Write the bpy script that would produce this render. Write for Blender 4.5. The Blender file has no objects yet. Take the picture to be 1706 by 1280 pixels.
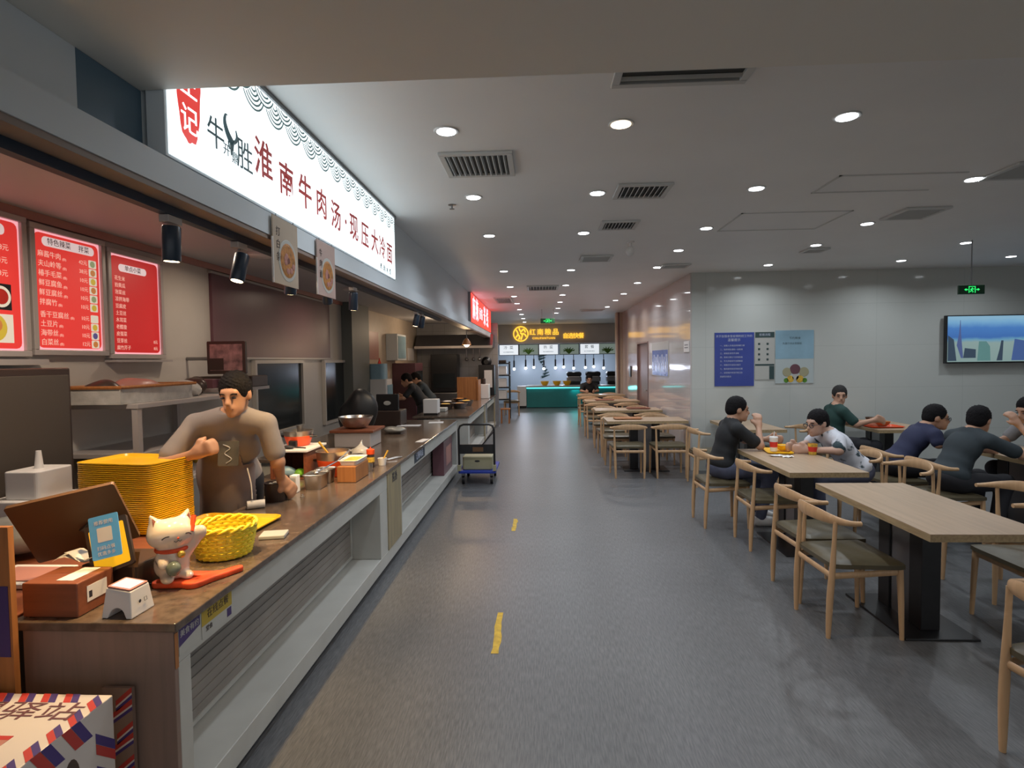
import bpy, math, random
import numpy as np
from mathutils import Vector, Matrix, Euler
random.seed(7)
PI = math.pi
R = math.radians
SC = bpy.context.scene
COL = SC.collection

# ------------------------------------------------------------------ camera, world, exposure
cam_d = bpy.data.cameras.new('camera')
cam = bpy.data.objects.new('camera', cam_d); COL.objects.link(cam)
cam.location = (0, 0, 1.65)
cam.rotation_mode = 'QUATERNION'
cam.rotation_quaternion = (Matrix.Rotation(R(2.83), 3, 'Z') @ Matrix.Rotation(R(90 - 2.35), 3, 'X') @ Matrix.Rotation(R(-.75), 3, 'Z')).to_quaternion()
cam_d.sensor_width = 36; cam_d.lens = 960 / 1706 * 36; cam_d.clip_start = .05; cam_d.clip_end = 100
SC.camera = cam
SC.view_settings.view_transform = 'Standard'
SC.view_settings.look = 'None'
SC.view_settings.exposure = 0.0
SC.view_settings.gamma = 1.0
SC.view_settings.use_curve_mapping = False
W = bpy.data.worlds.new('world'); SC.world = W; W.use_nodes = True
W.node_tree.nodes['Background'].inputs[0].default_value = (.76, .77, .78, 1)
W.node_tree.nodes['Background'].inputs[1].default_value = .9
ZC = 2.88                       # ceiling height

def lamp(kind, name, loc, power, col, size=.1, aim=None, spot=None, blend=.6, spread=None):
    d = bpy.data.lights.new(name, kind); d.energy = power; d.color = col
    if kind == 'AREA':
        d.shape = 'DISK'; d.size = size
        if spread: d.spread = R(spread)
    else: d.shadow_soft_size = size
    if kind == 'SPOT': d.spot_size = R(spot); d.spot_blend = blend
    o = bpy.data.objects.new(name, d); COL.objects.link(o); o.location = loc
    if aim is not None:
        o.rotation_mode = 'QUATERNION'
        o.rotation_quaternion = (Vector(aim) - Vector(loc)).to_track_quat('-Z', 'Y')
    return o

# ------------------------------------------------------------------ materials
def mat(name, col, rough=.5, metal=0, emit=0, ecol=None, spec=.5, noise=0, nscale=8, bump=0, bscale=60, alpha=1, trans=0, coat=0, stretch=None, sss=0):
    m = bpy.data.materials.new(name); m.use_nodes = True
    nt = m.node_tree; b = nt.nodes['Principled BSDF']
    b.inputs['Base Color'].default_value = (*col, 1); b.inputs['Roughness'].default_value = rough
    b.inputs['Metallic'].default_value = metal; b.inputs['Specular IOR Level'].default_value = spec
    b.inputs['Alpha'].default_value = alpha; b.inputs['Transmission Weight'].default_value = trans
    b.inputs['Coat Weight'].default_value = coat
    if emit:
        b.inputs['Emission Color'].default_value = (*(ecol or col), 1); b.inputs['Emission Strength'].default_value = emit
    if noise or bump:
        tc = nt.nodes.new('ShaderNodeTexCoord'); mp = nt.nodes.new('ShaderNodeMapping')
        nt.links.new(tc.outputs['Object'], mp.inputs[0])
        if stretch: mp.inputs['Scale'].default_value = stretch
    if noise:
        n = nt.nodes.new('ShaderNodeTexNoise'); n.inputs['Scale'].default_value = nscale; n.inputs['Detail'].default_value = 5
        nt.links.new(mp.outputs[0], n.inputs['Vector'])
        r = nt.nodes.new('ShaderNodeValToRGB')
        r.color_ramp.elements[0].position = .3; r.color_ramp.elements[1].position = .7
        r.color_ramp.elements[0].color = (*[c * (1 - noise) for c in col], 1)
        r.color_ramp.elements[1].color = (*[min(1, c * (1 + noise * .6)) for c in col], 1)
        nt.links.new(n.outputs[0], r.inputs[0]); nt.links.new(r.outputs[0], b.inputs['Base Color'])
    if bump:
        n = nt.nodes.new('ShaderNodeTexNoise'); n.inputs['Scale'].default_value = bscale; n.inputs['Detail'].default_value = 3
        nt.links.new(mp.outputs[0], n.inputs['Vector'])
        bp = nt.nodes.new('ShaderNodeBump'); bp.inputs['Strength'].default_value = bump; bp.inputs['Distance'].default_value = .004
        nt.links.new(n.outputs[0], bp.inputs['Height']); nt.links.new(bp.outputs[0], b.inputs['Normal'])
    return m

def wood(name, c1, c2, rough=.45, scale=3.0, axis='X', coat=0):
    m = mat(name, c1, rough, coat=coat); nt = m.node_tree; b = nt.nodes['Principled BSDF']
    tc = nt.nodes.new('ShaderNodeTexCoord'); mp = nt.nodes.new('ShaderNodeMapping')
    s = {'X': (1, 12, 12), 'Y': (12, 1, 12), 'Z': (12, 12, 1)}[axis]
    mp.inputs['Scale'].default_value = s
    n = nt.nodes.new('ShaderNodeTexNoise'); n.inputs['Scale'].default_value = scale; n.inputs['Detail'].default_value = 6; n.inputs['Distortion'].default_value = .6
    r = nt.nodes.new('ShaderNodeValToRGB'); r.color_ramp.elements[0].position = .32; r.color_ramp.elements[1].position = .68
    r.color_ramp.elements[0].color = (*c2, 1); r.color_ramp.elements[1].color = (*c1, 1)
    nt.links.new(tc.outputs['Object'], mp.inputs[0]); nt.links.new(mp.outputs[0], n.inputs['Vector'])
    nt.links.new(n.outputs[0], r.inputs[0]); nt.links.new(r.outputs[0], b.inputs['Base Color'])
    return m

def tiles(name, col, grout, w, h, rough=.1, gap=.004, vert='XZ', var=.04, spec=.5, offs=0):
    m = mat(name, col, rough, spec=spec); nt = m.node_tree; b = nt.nodes['Principled BSDF']
    g = nt.nodes.new('ShaderNodeNewGeometry'); sp = nt.nodes.new('ShaderNodeSeparateXYZ'); cb = nt.nodes.new('ShaderNodeCombineXYZ')
    nt.links.new(g.outputs['Position'], sp.inputs[0])
    nt.links.new(sp.outputs[vert[0]], cb.inputs[0]); nt.links.new(sp.outputs[vert[1]], cb.inputs[1])
    br = nt.nodes.new('ShaderNodeTexBrick'); br.offset = offs; br.inputs['Scale'].default_value = 1
    br.inputs['Brick Width'].default_value = w; br.inputs['Row Height'].default_value = h
    br.inputs['Mortar Size'].default_value = gap; br.inputs['Mortar Smooth'].default_value = .1
    br.inputs['Color1'].default_value = (*[c * (1 - var) for c in col], 1); br.inputs['Color2'].default_value = (*[c * (1 + var) for c in col], 1)
    br.inputs['Mortar'].default_value = (*grout, 1)
    nt.links.new(cb.outputs[0], br.inputs['Vector']); nt.links.new(br.outputs['Color'], b.inputs['Base Color'])
    return m

M = {}
M['ceiling'] = mat('ceiling paint', (.78, .79, .79), .55, noise=.03, nscale=1.5)
M['bulk'] = mat('bulkhead paint', (.76, .75, .70), .6, noise=.03, nscale=1)
M['wall'] = tiles('glossy wall panels', (.50, .515, .485), (.40, .41, .39), 1.2, .6, rough=.09, gap=.002, vert='XZ', var=.015)
M['sidewall'] = tiles('glossy side wall panels', (.52, .47, .45), (.42, .38, .37), .8, .6, rough=.07, gap=.002, vert='YZ', var=.02)  # pinkish base colour has the red glow on this wall mixed in
M['kwall'] = mat('kitchen wall', (.55, .51, .46), .35, noise=.06, nscale=2)
M['kceil'] = mat('kitchen ceiling', (.50, .50, .52), .5)
M['beige'] = mat('beige stall wall', (.50, .42, .33), .45, noise=.05)
M['greytile'] = tiles('grey kitchen tiles', (.22, .22, .23), (.15, .15, .15), .3, .3, rough=.25, vert='XZ')
M['beam'] = mat('pale blue grey beam', (.66, .72, .76), .45)
M['beamlip'] = mat('brown beam lip', (.28, .22, .19), .5)
M['dark'] = mat('near black', (.012, .013, .015), .45)
M['darkglass'] = mat('dark glass', (.02, .025, .028), .15)
M['black'] = mat('black metal', (.010, .010, .012), .38, noise=.3, nscale=14)
M['navy'] = mat('blue black lacquer', (.02, .035, .06), .35)
M['steel'] = mat('steel', (.55, .53, .50), .3, metal=1, noise=.08, nscale=30)
M['steeldk'] = mat('dark steel', (.25, .25, .26), .35, metal=1)
M['white'] = mat('white plastic', (.72, .70, .68), .35)
M['paper'] = mat('white paper', (.72, .70, .68), .7)
M['cwhite'] = mat('counter white board', (.46, .46, .43), .4, noise=.08, nscale=5)
M['cpanel'] = mat('counter grey panel', (.26, .235, .21), .4, noise=.12, nscale=4)
M['cmar'] = mat('dark stone worktop', (.125, .090, .068), .16, noise=.35, nscale=26, bump=.02, bscale=200)
M['cend'] = wood('brown counter end', (.25, .165, .135), (.205, .14, .112), .4, 2, 'Z')
M['cpost'] = wood('weathered post', (.36, .29, .16), (.22, .19, .13), .5, 2, 'Z')
M['oak'] = wood('oak table top', (.44, .31, .20), (.36, .255, .165), .38, 2.2, 'Y')
M['oakedge'] = wood('oak edge', (.42, .31, .17), (.27, .19, .10), .45, 5, 'Y')
M['oakx'] = wood('oak table top along', (.44, .31, .20), (.36, .255, .165), .38, 2.2, 'X')
M['ash'] = wood('ash chair wood', (.58, .365, .20), (.48, .30, .16), .38, 2.6, 'Z')
M['leather'] = mat('olive brown leather', (.095, .078, .046), .36, spec=.35, noise=.15, nscale=8, bump=.25, bscale=22)
M['yel'] = mat('yellow plastic', (.93, .52, .012), .32)
M['basket'] = mat('yellow basket weave', (.80, .62, .03), .4)
M['skin'] = mat('skin', (.46, .26, .17), .5)
M['skin2'] = mat('skin lighter', (.50, .31, .23), .5)
M['hair'] = mat('black hair', (.008, .007, .008), .75, spec=.15, bump=.8, bscale=90)
M['hairgrey'] = mat('greying hair', (.03, .028, .027), .75, spec=.15, bump=.8, bscale=90)
M['red'] = mat('red', (.62, .03, .02), .35)
M['orange'] = mat('orange red lacquer', (.75, .085, .02), .3)
M['wood_or'] = wood('orange brown wood', (.42, .17, .05), (.32, .12, .035), .45, 3, 'Z')
M['woodbox'] = wood('red brown wood', (.24, .075, .035), (.18, .055, .025), .4, 3, 'X')
M['tealc'] = mat('teal counter front', (.02, .22, .22), .45, noise=.1, nscale=3)
M['doorm'] = wood('brown door', (.20, .13, .12), (.17, .11, .10), .4, 1.5, 'Z')
M['blueposter'] = mat('deep blue poster', (.035, .06, .30), .25, noise=.12, nscale=3)
M['litext'] = mat('pale text', (.50, .54, .66), .5)
M['greentext'] = mat('dark green text', (.03, .06, .06), .5)
M['ink'] = mat('dark ink', (.03, .03, .04), .5)
M['ltblue'] = mat('light blue poster', (.26, .42, .52), .3, noise=.25, nscale=2)
M['bluecard'] = mat('sky blue card', (.12, .45, .88), .35)
M['cloud'] = mat('clear plastic bag', (.50, .49, .46), .18, noise=.2, nscale=12, bump=.8, bscale=18)
M['greybag'] = mat('grey plastic bag', (.27, .27, .25), .3, noise=.3, nscale=9, bump=.8, bscale=14)
M['orange_fab'] = mat('orange cloth', (.72, .075, .015), .6, noise=.4, nscale=14)
M['glass'] = mat('clear glass', (.9, .92, .9), .05, trans=1, alpha=.35)
M['brown'] = mat('dark brown plastic', (.045, .028, .022), .35)
M['posback'] = mat('bronze plastic', (.13, .065, .028), .42)
M['green'] = mat('leaf green', (.08, .22, .02), .5, noise=.4, nscale=20)
M['greenpk'] = mat('green packet', (.16, .42, .03), .35, noise=.4, nscale=30)
M['purple'] = mat('deep purple print', (.055, .03, .14), .4)
M['mustard'] = mat('mustard print', (.42, .30, .03), .4)
M['label'] = mat('grey white print', (.45, .45, .42), .4)
M['food'] = mat('cooked food', (.42, .17, .03), .5, noise=.5, nscale=40, bump=.8, bscale=60)
M['foody'] = mat('yellow food', (.65, .40, .05), .5, noise=.4, nscale=40, bump=.8, bscale=60)
M['cream'] = mat('cream ceramic', (.72, .60, .48), .12, coat=.6)
M['earpink'] = mat('pink ear lining', (.42, .16, .11), .4)
M['gold'] = mat('gold paint', (.62, .40, .07), .3, metal=.6)
M['greyteal'] = mat('grey green glaze', (.16, .19, .15), .2)
M['cart_blue'] = mat('cart blue', (.015, .04, .32), .4)
M['khaki'] = mat('khaki plastic', (.34, .32, .20), .5)
M['tape'] = mat('yellow floor tape', (.55, .36, .03), .6, noise=.3, nscale=20)
M['grille'] = mat('grille white', (.52, .53, .52), .45)
M['grilledk'] = mat('grille slot', (.03, .035, .035), .6)
M['maroon'] = mat('maroon panel', (.135, .055, .07), .35, noise=.1, nscale=2)
M['salmon'] = mat('salmon print and glow', (.40, .18, .15), .4)
M['fridged'] = mat('brown grey fridge door', (.075, .062, .05), .35)
M['frame'] = mat('brushed aluminium', (.46, .42, .40), .35, metal=.15)

def emat(name, col, s): return mat(name, tuple(c * .5 for c in col), .4, emit=s, ecol=col)
M['signw'] = emat('lit white acrylic', (.86, .97, 1.0), 1.75)
M['signred'] = emat('lit red acrylic', (1.0, .13, .08), .95)
M['menured'] = emat('lit red menu film', (.80, .045, .036), .72)
M['menured2'] = emat('dim red menu film', (.80, .028, .028), .42)
M['menupink'] = emat('lit pink menu edge', (1, .45, .5), .85)
M['menucr'] = emat('lit cream menu text', (1, .60, .48), .62)
M['menupill'] = emat('lit title pill', (.85, .66, .64), .7)
M['menuink'] = mat('title ink', (.10, .03, .05), .5)
M['mf1'] = emat('menu photo green', (.35, .42, .2), .5)
M['mf2'] = emat('menu photo orange', (.7, .25, .06), .5)
M['mf3'] = emat('menu photo yellow', (.7, .5, .05), .55)
M['mf4'] = emat('menu photo purple', (.12, .1, .3), .5)
M['mfw'] = emat('menu photo white', (.85, .75, .6), .6)
M['inkred'] = emat('red lit ink', (.9, .055, .045), .72)
M['inkred2'] = mat('brush red ink', (.38, .03, .03), .5, emit=.25, ecol=(.6, .1, .1))
M['inkslate'] = mat('slate ink', (.04, .07, .08), .5, emit=.12, ecol=(.2, .35, .4))
M['inkwave'] = mat('wave ink', (.16, .28, .29), .5, emit=.12, ecol=(.35, .55, .56))
M['down'] = emat('downlight lens', (.92, .96, 1.0), 9)
M['downw'] = emat('warm downlight lens', (1.0, .80, .58), 9)
M['trimring'] = mat('downlight ring', (.6, .61, .61), .4)
M['redsign'] = emat('lit red sign', (1.0, .055, .035), 1.5)
M['redsignw'] = emat('lit pink white letters', (1, .78, .92), 2.0)
M['goldlit'] = emat('lit gold letters', (1, .55, .05), 1.5)
M['led'] = emat('cyan led strip', (.08, .85, .85), 2.6)
M['exitdk'] = mat('exit sign green', (.005, .05, .02), .4)
M['exitlit'] = emat('exit sign lit green', (.03, .9, .18), 1.2)
M['mwhite'] = emat('lit menu white', (.84, .9, .96), .85)
M['mgreen'] = emat('menu photo panel', (.24, .30, .26), .55)
M['bulb'] = emat('small white bulb', (.85, .9, 1), 10)
M['warmbulb'] = emat('warm spot bulb', (1, .72, .42), 14)
M['scr'] = emat('scanner window', (.72, .72, .85), .5)
M['yscreen'] = emat('yellow customer screen', (1, .50, .01), .6)
M['rearwall'] = mat('pale blue back wall', (.46, .55, .62), .35)

# ------------------------------------------------------------------ object helpers
def tag(o, label=None, cat=None, group=None, kind=None):
    if label: o['label'] = label
    if cat: o['category'] = cat
    if group: o['group'] = group
    if kind: o['kind'] = kind
    return o

def thing(name, label, cat, loc=(0, 0, 0), rz=0, group=None):
    o = bpy.data.objects.new(name, None); COL.objects.link(o); o.empty_display_size = .05
    o.location = loc; o.rotation_euler = (0, 0, rz)
    return tag(o, label, cat, group)

def wmat(o):
    m = Matrix.LocRotScale(o.location, o.rotation_euler, o.scale)
    return wmat(o.parent) @ m if o.parent else m

def kids(o): return [c for c in bpy.data.objects if c.parent == o]

def dup(root, loc=None, rz=None, label=None, group=None, parent=None, tree=None):
    r = root.copy(); COL.objects.link(r); r.parent = parent
    if loc is not None: r.location = loc
    if rz is not None: r.rotation_euler = (0, 0, rz)
    if label: r['label'] = label
    if group: r['group'] = group
    for ch in list(root.children):
        c = ch.copy(); COL.objects.link(c); c.parent = r
        for g in list(ch.children):
            d = g.copy(); COL.objects.link(d); d.parent = c
    return r

def fr(o, x, y):
    """frame: origin, x axis, y axis (z = x cross y)"""
    x = Vector(x).normalized(); y = Vector(y).normalized(); z = x.cross(y)
    m = Matrix.Identity(4)
    for i in range(3): m[i][0] = x[i]; m[i][1] = y[i]; m[i][2] = z[i]; m[i][3] = o[i]
    return m
def FX(X, Y, Z): return fr((X, Y, Z), (0, 1, 0), (0, 0, 1))       # faces +X
def FY(X, Y, Z): return fr((X, Y, Z), (1, 0, 0), (0, 0, 1))       # faces -Y
def FNX(X, Y, Z): return fr((X, Y, Z), (0, -1, 0), (0, 0, 1))     # faces -X
def FZ(X, Y, Z, a=0): return fr((X, Y, Z), (math.cos(a), math.sin(a), 0), (-math.sin(a), math.cos(a), 0))

_font = bpy.data.fonts.load('<builtin>')
def text_data(s, size, extrude=.001, align='CENTER', valign='CENTER', spacing=1.0, lsp=1.0, bold=0.0):
    c = bpy.data.curves.new('t', 'FONT'); c.font = _font; c.body = s; c.size = size; c.extrude = extrude
    c.align_x = align; c.align_y = valign; c.space_character = spacing; c.space_line = lsp; c.resolution_u = 2; c.offset = size * bold
    o = bpy.data.objects.new('t', c); COL.objects.link(o)
    dg = bpy.context.evaluated_depsgraph_get(); me = bpy.data.meshes.new_from_object(o.evaluated_get(dg))
    v = [x.co.copy() for x in me.vertices]; f = [tuple(p.vertices) for p in me.polygons]
    bpy.data.objects.remove(o); bpy.data.curves.remove(c); bpy.data.meshes.remove(me)
    return v, f

class MB:
    def __init__(s): s.v = []; s.f = []; s.m = []; s.mats = []; s.cur = 0
    def use(s, mt):
        if isinstance(mt, str): mt = M[mt]
        if mt not in s.mats: s.mats.append(mt)
        s.cur = s.mats.index(mt); return s
    def add(s, v, f, T=None):
        n = len(s.v)
        s.v += [T @ Vector(p) for p in v] if T is not None else [Vector(p) for p in v]
        s.f += [tuple(i + n for i in q) for q in f]; s.m += [s.cur] * len(f); return s
    def box(s, x0, x1, y0, y1, z0, z1, T=None):
        v = [(x, y, z) for z in (z0, z1) for y in (y0, y1) for x in (x0, x1)]
        return s.add(v, [(0, 2, 3, 1), (4, 5, 7, 6), (0, 1, 5, 4), (2, 6, 7, 3), (0, 4, 6, 2), (1, 3, 7, 5)], T)
    def prism(s, poly, z0, z1, T=None):
        n = len(poly); v = [(p[0], p[1], z0) for p in poly] + [(p[0], p[1], z1) for p in poly]
        f = [tuple(reversed(range(n))), tuple(range(n, 2 * n))] + [(i, (i + 1) % n, n + (i + 1) % n, n + i) for i in range(n)]
        return s.add(v, f, T)
    def rbox(s, x0, x1, y0, y1, z0, z1, r, T=None, n=4):
        return s.prism(rrect(x0, x1, y0, y1, r, n), z0, z1, T)
    def tube(s, pts, rad, n=8, T=None, closed=False, caps=True, sec=None):
        pts = [Vector(p) for p in pts]; N = len(pts)
        rad = rad if isinstance(rad, (list, tuple)) else [rad] * N
        v = []; up = None
        for i, p in enumerate(pts):
            if closed: t = pts[(i + 1) % N] - pts[i - 1]
            else: t = pts[min(i + 1, N - 1)] - pts[max(i - 1, 0)]
            t.normalize()
            if up is None: up = Vector((0, 0, 1)) if abs(t.z) < .9 else Vector((1, 0, 0))
            if sec: up = Vector((0, 0, 1))
            a = t.cross(up); a.normalize(); b = a.cross(t)
            if not sec: up = b
            rr = rad[i]; ra, rb = rr if isinstance(rr, (list, tuple)) else (rr, rr)
            for k in range(n):
                w = 2 * PI * k / n; v.append(p + a * math.cos(w) * ra + b * math.sin(w) * rb)
        f = []
        for i in range(N if closed else N - 1):
            j = (i + 1) % N
            for k in range(n): f.append((i * n + k, i * n + (k + 1) % n, j * n + (k + 1) % n, j * n + k))
        if not closed and caps: f += [tuple(reversed(range(n))), tuple((N - 1) * n + k for k in range(n))]
        return s.add(v, [tuple(reversed(q)) for q in f], T)
    def cyl(s, p0, p1, r0, r1=None, n=16, T=None): return s.tube([p0, p1], [r0, r0 if r1 is None else r1], n, T)
    def lathe(s, prof, c=(0, 0, 0), n=24, T=None):
        v = []; f = []
        for r, z in prof:
            for k in range(n):
                a = 2 * PI * k / n; v.append((c[0] + r * math.cos(a), c[1] + r * math.sin(a), c[2] + z))
        for i in range(len(prof) - 1):
            for k in range(n): f.append((i * n + k, i * n + (k + 1) % n, (i + 1) * n + (k + 1) % n, (i + 1) * n + k))
        f += [tuple(reversed(range(n))), tuple((len(prof) - 1) * n + k for k in range(n))]
        return s.add(v, f, T)
    def ball(s, c, r, n=16, T=None, m=10):
        rx, ry, rz = r if isinstance(r, (list, tuple)) else (r, r, r)
        v = [(c[0], c[1], c[2] - rz)]
        for i in range(1, m):
            th = PI * i / m
            for k in range(n):
                a = 2 * PI * k / n; v.append((c[0] + rx * math.sin(th) * math.cos(a), c[1] + ry * math.sin(th) * math.sin(a), c[2] - rz * math.cos(th)))
        v.append((c[0], c[1], c[2] + rz)); L = len(v) - 1; f = []
        for k in range(n): f.append((0, 1 + (k + 1) % n, 1 + k))
        for i in range(m - 2):
            for k in range(n): f.append((1 + i * n + k, 1 + i * n + (k + 1) % n, 1 + (i + 1) * n + (k + 1) % n, 1 + (i + 1) * n + k))
        for k in range(n): f.append((1 + (m - 2) * n + k, 1 + (m - 2) * n + (k + 1) % n, L))
        return s.add(v, f, T)
    def text(s, st, size, T, **k):
        v, f = text_data(st, size, **k); return s.add(v, f, T)
    def build(s, name, mt=None, parent=None, smooth=False, bevel=0, local=False, seg=2):
        if mt is not None and not s.mats: s.use(mt)
        me = bpy.data.meshes.new(name)
        v = s.v; org = Vector((0, 0, 0))
        if parent is not None and not local:
            inv = wmat(parent).inverted(); v = [inv @ p for p in v]
        if parent is None and not local:
            xs = [p.x for p in v]; ys = [p.y for p in v]; zs = [p.z for p in v]
            org = Vector(((min(xs) + max(xs)) / 2, (min(ys) + max(ys)) / 2, min(zs))); v = [p - org for p in v]
        me.from_pydata([tuple(p) for p in v], [], s.f)
        for q in s.mats: me.materials.append(q)
        me.polygons.foreach_set('material_index', s.m)
        me.update()
        if smooth:
            me.polygons.foreach_set('use_smooth', [True] * len(me.polygons)); me.set_sharp_from_angle(angle=R(smooth if smooth is not True else 40))
        o = bpy.data.objects.new(name, me); COL.objects.link(o); o.location = org
        if parent is not None: o.parent = parent
        if bevel:
            b = o.modifiers.new('b', 'BEVEL'); b.width = bevel; b.segments = seg; b.limit_method = 'ANGLE'; b.angle_limit = R(40)
        return o

def rrect(x0, x1, y0, y1, r, n=4):
    p = []
    for cx, cy, a0 in ((x1 - r, y0 + r, -90), (x1 - r, y1 - r, 0), (x0 + r, y1 - r, 90), (x0 + r, y0 + r, 180)):
        for i in range(n + 1):
            a = R(a0 + 90 * i / n); p.append((cx + r * math.cos(a), cy + r * math.sin(a)))
    return p
def struct(name, mb, mt=None, bevel=0, smooth=False):
    return tag(mb.build(name, mt, bevel=bevel, smooth=smooth), kind='structure')
def catmull(P, n=6):
    P = [Vector(p) for p in P]; out = []
    for i in range(len(P) - 1):
        a, b, c, d = P[max(i - 1, 0)], P[i], P[i + 1], P[min(i + 2, len(P) - 1)]
        for k in range(n):
            t = k / n
            out.append(.5 * ((2 * b) + (c - a) * t + (2 * a - 5 * b + 4 * c - d) * t * t + (3 * b - a - 3 * c + d) * t ** 3))
    out.append(P[-1]); return out

# ---------- smooth union of round cones and ellipsoids, meshed as one continuous surface
def blob(prims, res=.01, k=.03, neg=()):
    lo = np.array([1e9] * 3); hi = -lo
    for p in prims:
        if p[0] == 'c':
            for q, r in ((p[1], p[3]), (p[2], p[4])): lo = np.minimum(lo, np.array(q) - r); hi = np.maximum(hi, np.array(q) + r)
        else:
            r = max(p[2]); lo = np.minimum(lo, np.array(p[1]) - r); hi = np.maximum(hi, np.array(p[1]) + r)
    lo = lo - 3 * res - k * .5; hi = hi + 3 * res + k * .5
    N = np.ceil((hi - lo) / res).astype(int) + 1
    F = np.full(N, .5, dtype=np.float32)
    ax = [lo[i] + res * np.arange(N[i]) for i in range(3)]
    def dist(p, sl):
        X, Y, Z = np.meshgrid(ax[0][sl[0]], ax[1][sl[1]], ax[2][sl[2]], indexing='ij')
        if p[0] == 'c':
            a = np.array(p[1], float); b = np.array(p[2], float); d = b - a; L = max(1e-9, d @ d)
            t = np.clip(((X - a[0]) * d[0] + (Y - a[1]) * d[1] + (Z - a[2]) * d[2]) / L, 0, 1)
            return np.sqrt((X - a[0] - t * d[0]) ** 2 + (Y - a[1] - t * d[1]) ** 2 + (Z - a[2] - t * d[2]) ** 2) - (p[3] + t * (p[4] - p[3]))
        c = p[1]; r = p[2]; Q = np.array(p[3]) if len(p) > 3 and p[3] is not None else np.eye(3)
        P = [X - c[0], Y - c[1], Z - c[2]]
        U = [sum(P[j] * Q[j][i] for j in range(3)) for i in range(3)]
        q = np.sqrt(sum((U[i] / r[i]) ** 2 for i in range(3))); g = np.sqrt(sum((U[i] / r[i] ** 2) ** 2 for i in range(3)))
        return np.where(g > 1e-6, q * (q - 1) / np.maximum(g, 1e-6), -min(r))
    def sl_of(p, m):
        if p[0] == 'c':
            a = np.minimum(np.array(p[1]) - p[3], np.array(p[2]) - p[4]); b = np.maximum(np.array(p[1]) + p[3], np.array(p[2]) + p[4])
        else:
            r = max(p[2]); a = np.array(p[1]) - r; b = np.array(p[1]) + r
        i0 = np.clip(np.floor((a - m - lo) / res).astype(int), 0, N); i1 = np.clip(np.ceil((b + m - lo) / res).astype(int) + 1, 0, N)
        return tuple(slice(i0[i], i1[i]) for i in range(3))
    for p in prims:
        sl = sl_of(p, k + 3 * res); d = dist(p, sl); A = F[sl]
        h = np.maximum(k - np.abs(A - d), 0) / k; F[sl] = np.minimum(A, d) - h * h * k * .25
    for p in neg:
        sl = sl_of(p, 3 * res); d = -dist(p, sl); F[sl] = np.maximum(F[sl], d)
    S = F < 0
    cs = S[:-1, :-1, :-1].astype(np.int8)
    tot = sum(S[i:N[0] - 1 + i, j:N[1] - 1 + j, l:N[2] - 1 + l].astype(np.int8) for i in (0, 1) for j in (0, 1) for l in (0, 1))
    act = (tot > 0) & (tot < 8); I = np.argwhere(act); idx = -np.ones(act.shape, int); idx[act] = np.arange(len(I))
    acc = np.zeros((len(I), 3)); cnt = np.zeros(len(I))
    C = [(i, j, l) for i in (0, 1) for j in (0, 1) for l in (0, 1)]
    for a in C:
        for e in range(3):
            if a[e] == 0:
                b = list(a); b[e] = 1
                fa = F[I[:, 0] + a[0], I[:, 1] + a[1], I[:, 2] + a[2]]; fb = F[I[:, 0] + b[0], I[:, 1] + b[1], I[:, 2] + b[2]]
                m = (fa < 0) != (fb < 0); t = np.where(m, fa / np.where(m, fa - fb, 1), 0)
                pos = np.array(a, float)[None, :].repeat(len(I), 0); pos[:, e] += t
                acc[m] += pos[m]; cnt[m] += 1
    V = lo + res * (I + acc / cnt[:, None]); quads = []
    for e in range(3):
        u, w = (e + 1) % 3, (e + 2) % 3
        a = [slice(None)] * 3; b = [slice(None)] * 3; a[e] = slice(0, -1); b[e] = slice(1, None)
        d = S[tuple(a)] != S[tuple(b)]; P = np.argwhere(d)
        P = P[(P[:, u] > 0) & (P[:, w] > 0) & (P[:, u] < N[u] - 1) & (P[:, w] < N[w] - 1)]
        ins = S[P[:, 0], P[:, 1], P[:, 2]]
        q = []
        for du, dw in ((0, 0), (-1, 0), (-1, -1), (0, -1)):
            z = P.copy(); z[:, u] += du; z[:, w] += dw; q.append(idx[z[:, 0], z[:, 1], z[:, 2]])
        q = np.stack(q, 1); q[~ins] = q[~ins][:, ::-1]; q = q[:, ::1]; quads.append(q)
    Q = np.concatenate(quads); Q = Q[(Q >= 0).all(1)]
    # two rounds of gentle smoothing keep the surface free of grid steps
    for _ in range(2):
        A = np.zeros_like(V); n = np.zeros(len(V))
        for i in range(4):
            np.add.at(A, Q[:, i], V[Q[:, (i + 1) % 4]]); np.add.at(A, Q[:, i], V[Q[:, (i + 3) % 4]]); np.add.at(n, Q[:, i], 2)
        V = V * .6 + .4 * A / np.maximum(n, 1)[:, None]
    return V, Q

def blob_obj(name, mt, parent, prims, res=.01, k=.03, neg=(), local=False, tuft=0):
    V, Q = blob(prims, res, k, neg)
    if tuft:
        c = V.mean(0); D = V - c; n = np.linalg.norm(D, axis=1, keepdims=True); D = D / n
        w = np.sin(D[:, 0:1] * 31 + 3 * np.sin(D[:, 2:3] * 9)) * np.sin(D[:, 1:2] * 27 + 2 * np.sin(D[:, 0:1] * 11)) + .6 * np.sin(D[:, 2:3] * 38 + D[:, 0:1] * 17)
        V = V + D * w * tuft * np.clip(D[:, 2:3] + .6, 0, 1)
    if parent is not None and not local:
        inv = np.array(wmat(parent).inverted()); V = V @ inv[:3, :3].T + inv[:3, 3]
    me = bpy.data.meshes.new(name); me.from_pydata(V.tolist(), [], Q.tolist())
    mt = M[mt] if isinstance(mt, str) else mt
    me.materials.append(mt); me.polygons.foreach_set('use_smooth', [True] * len(me.polygons)); me.update()
    o = bpy.data.objects.new(name, me); COL.objects.link(o); o.parent = parent
    return o

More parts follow.
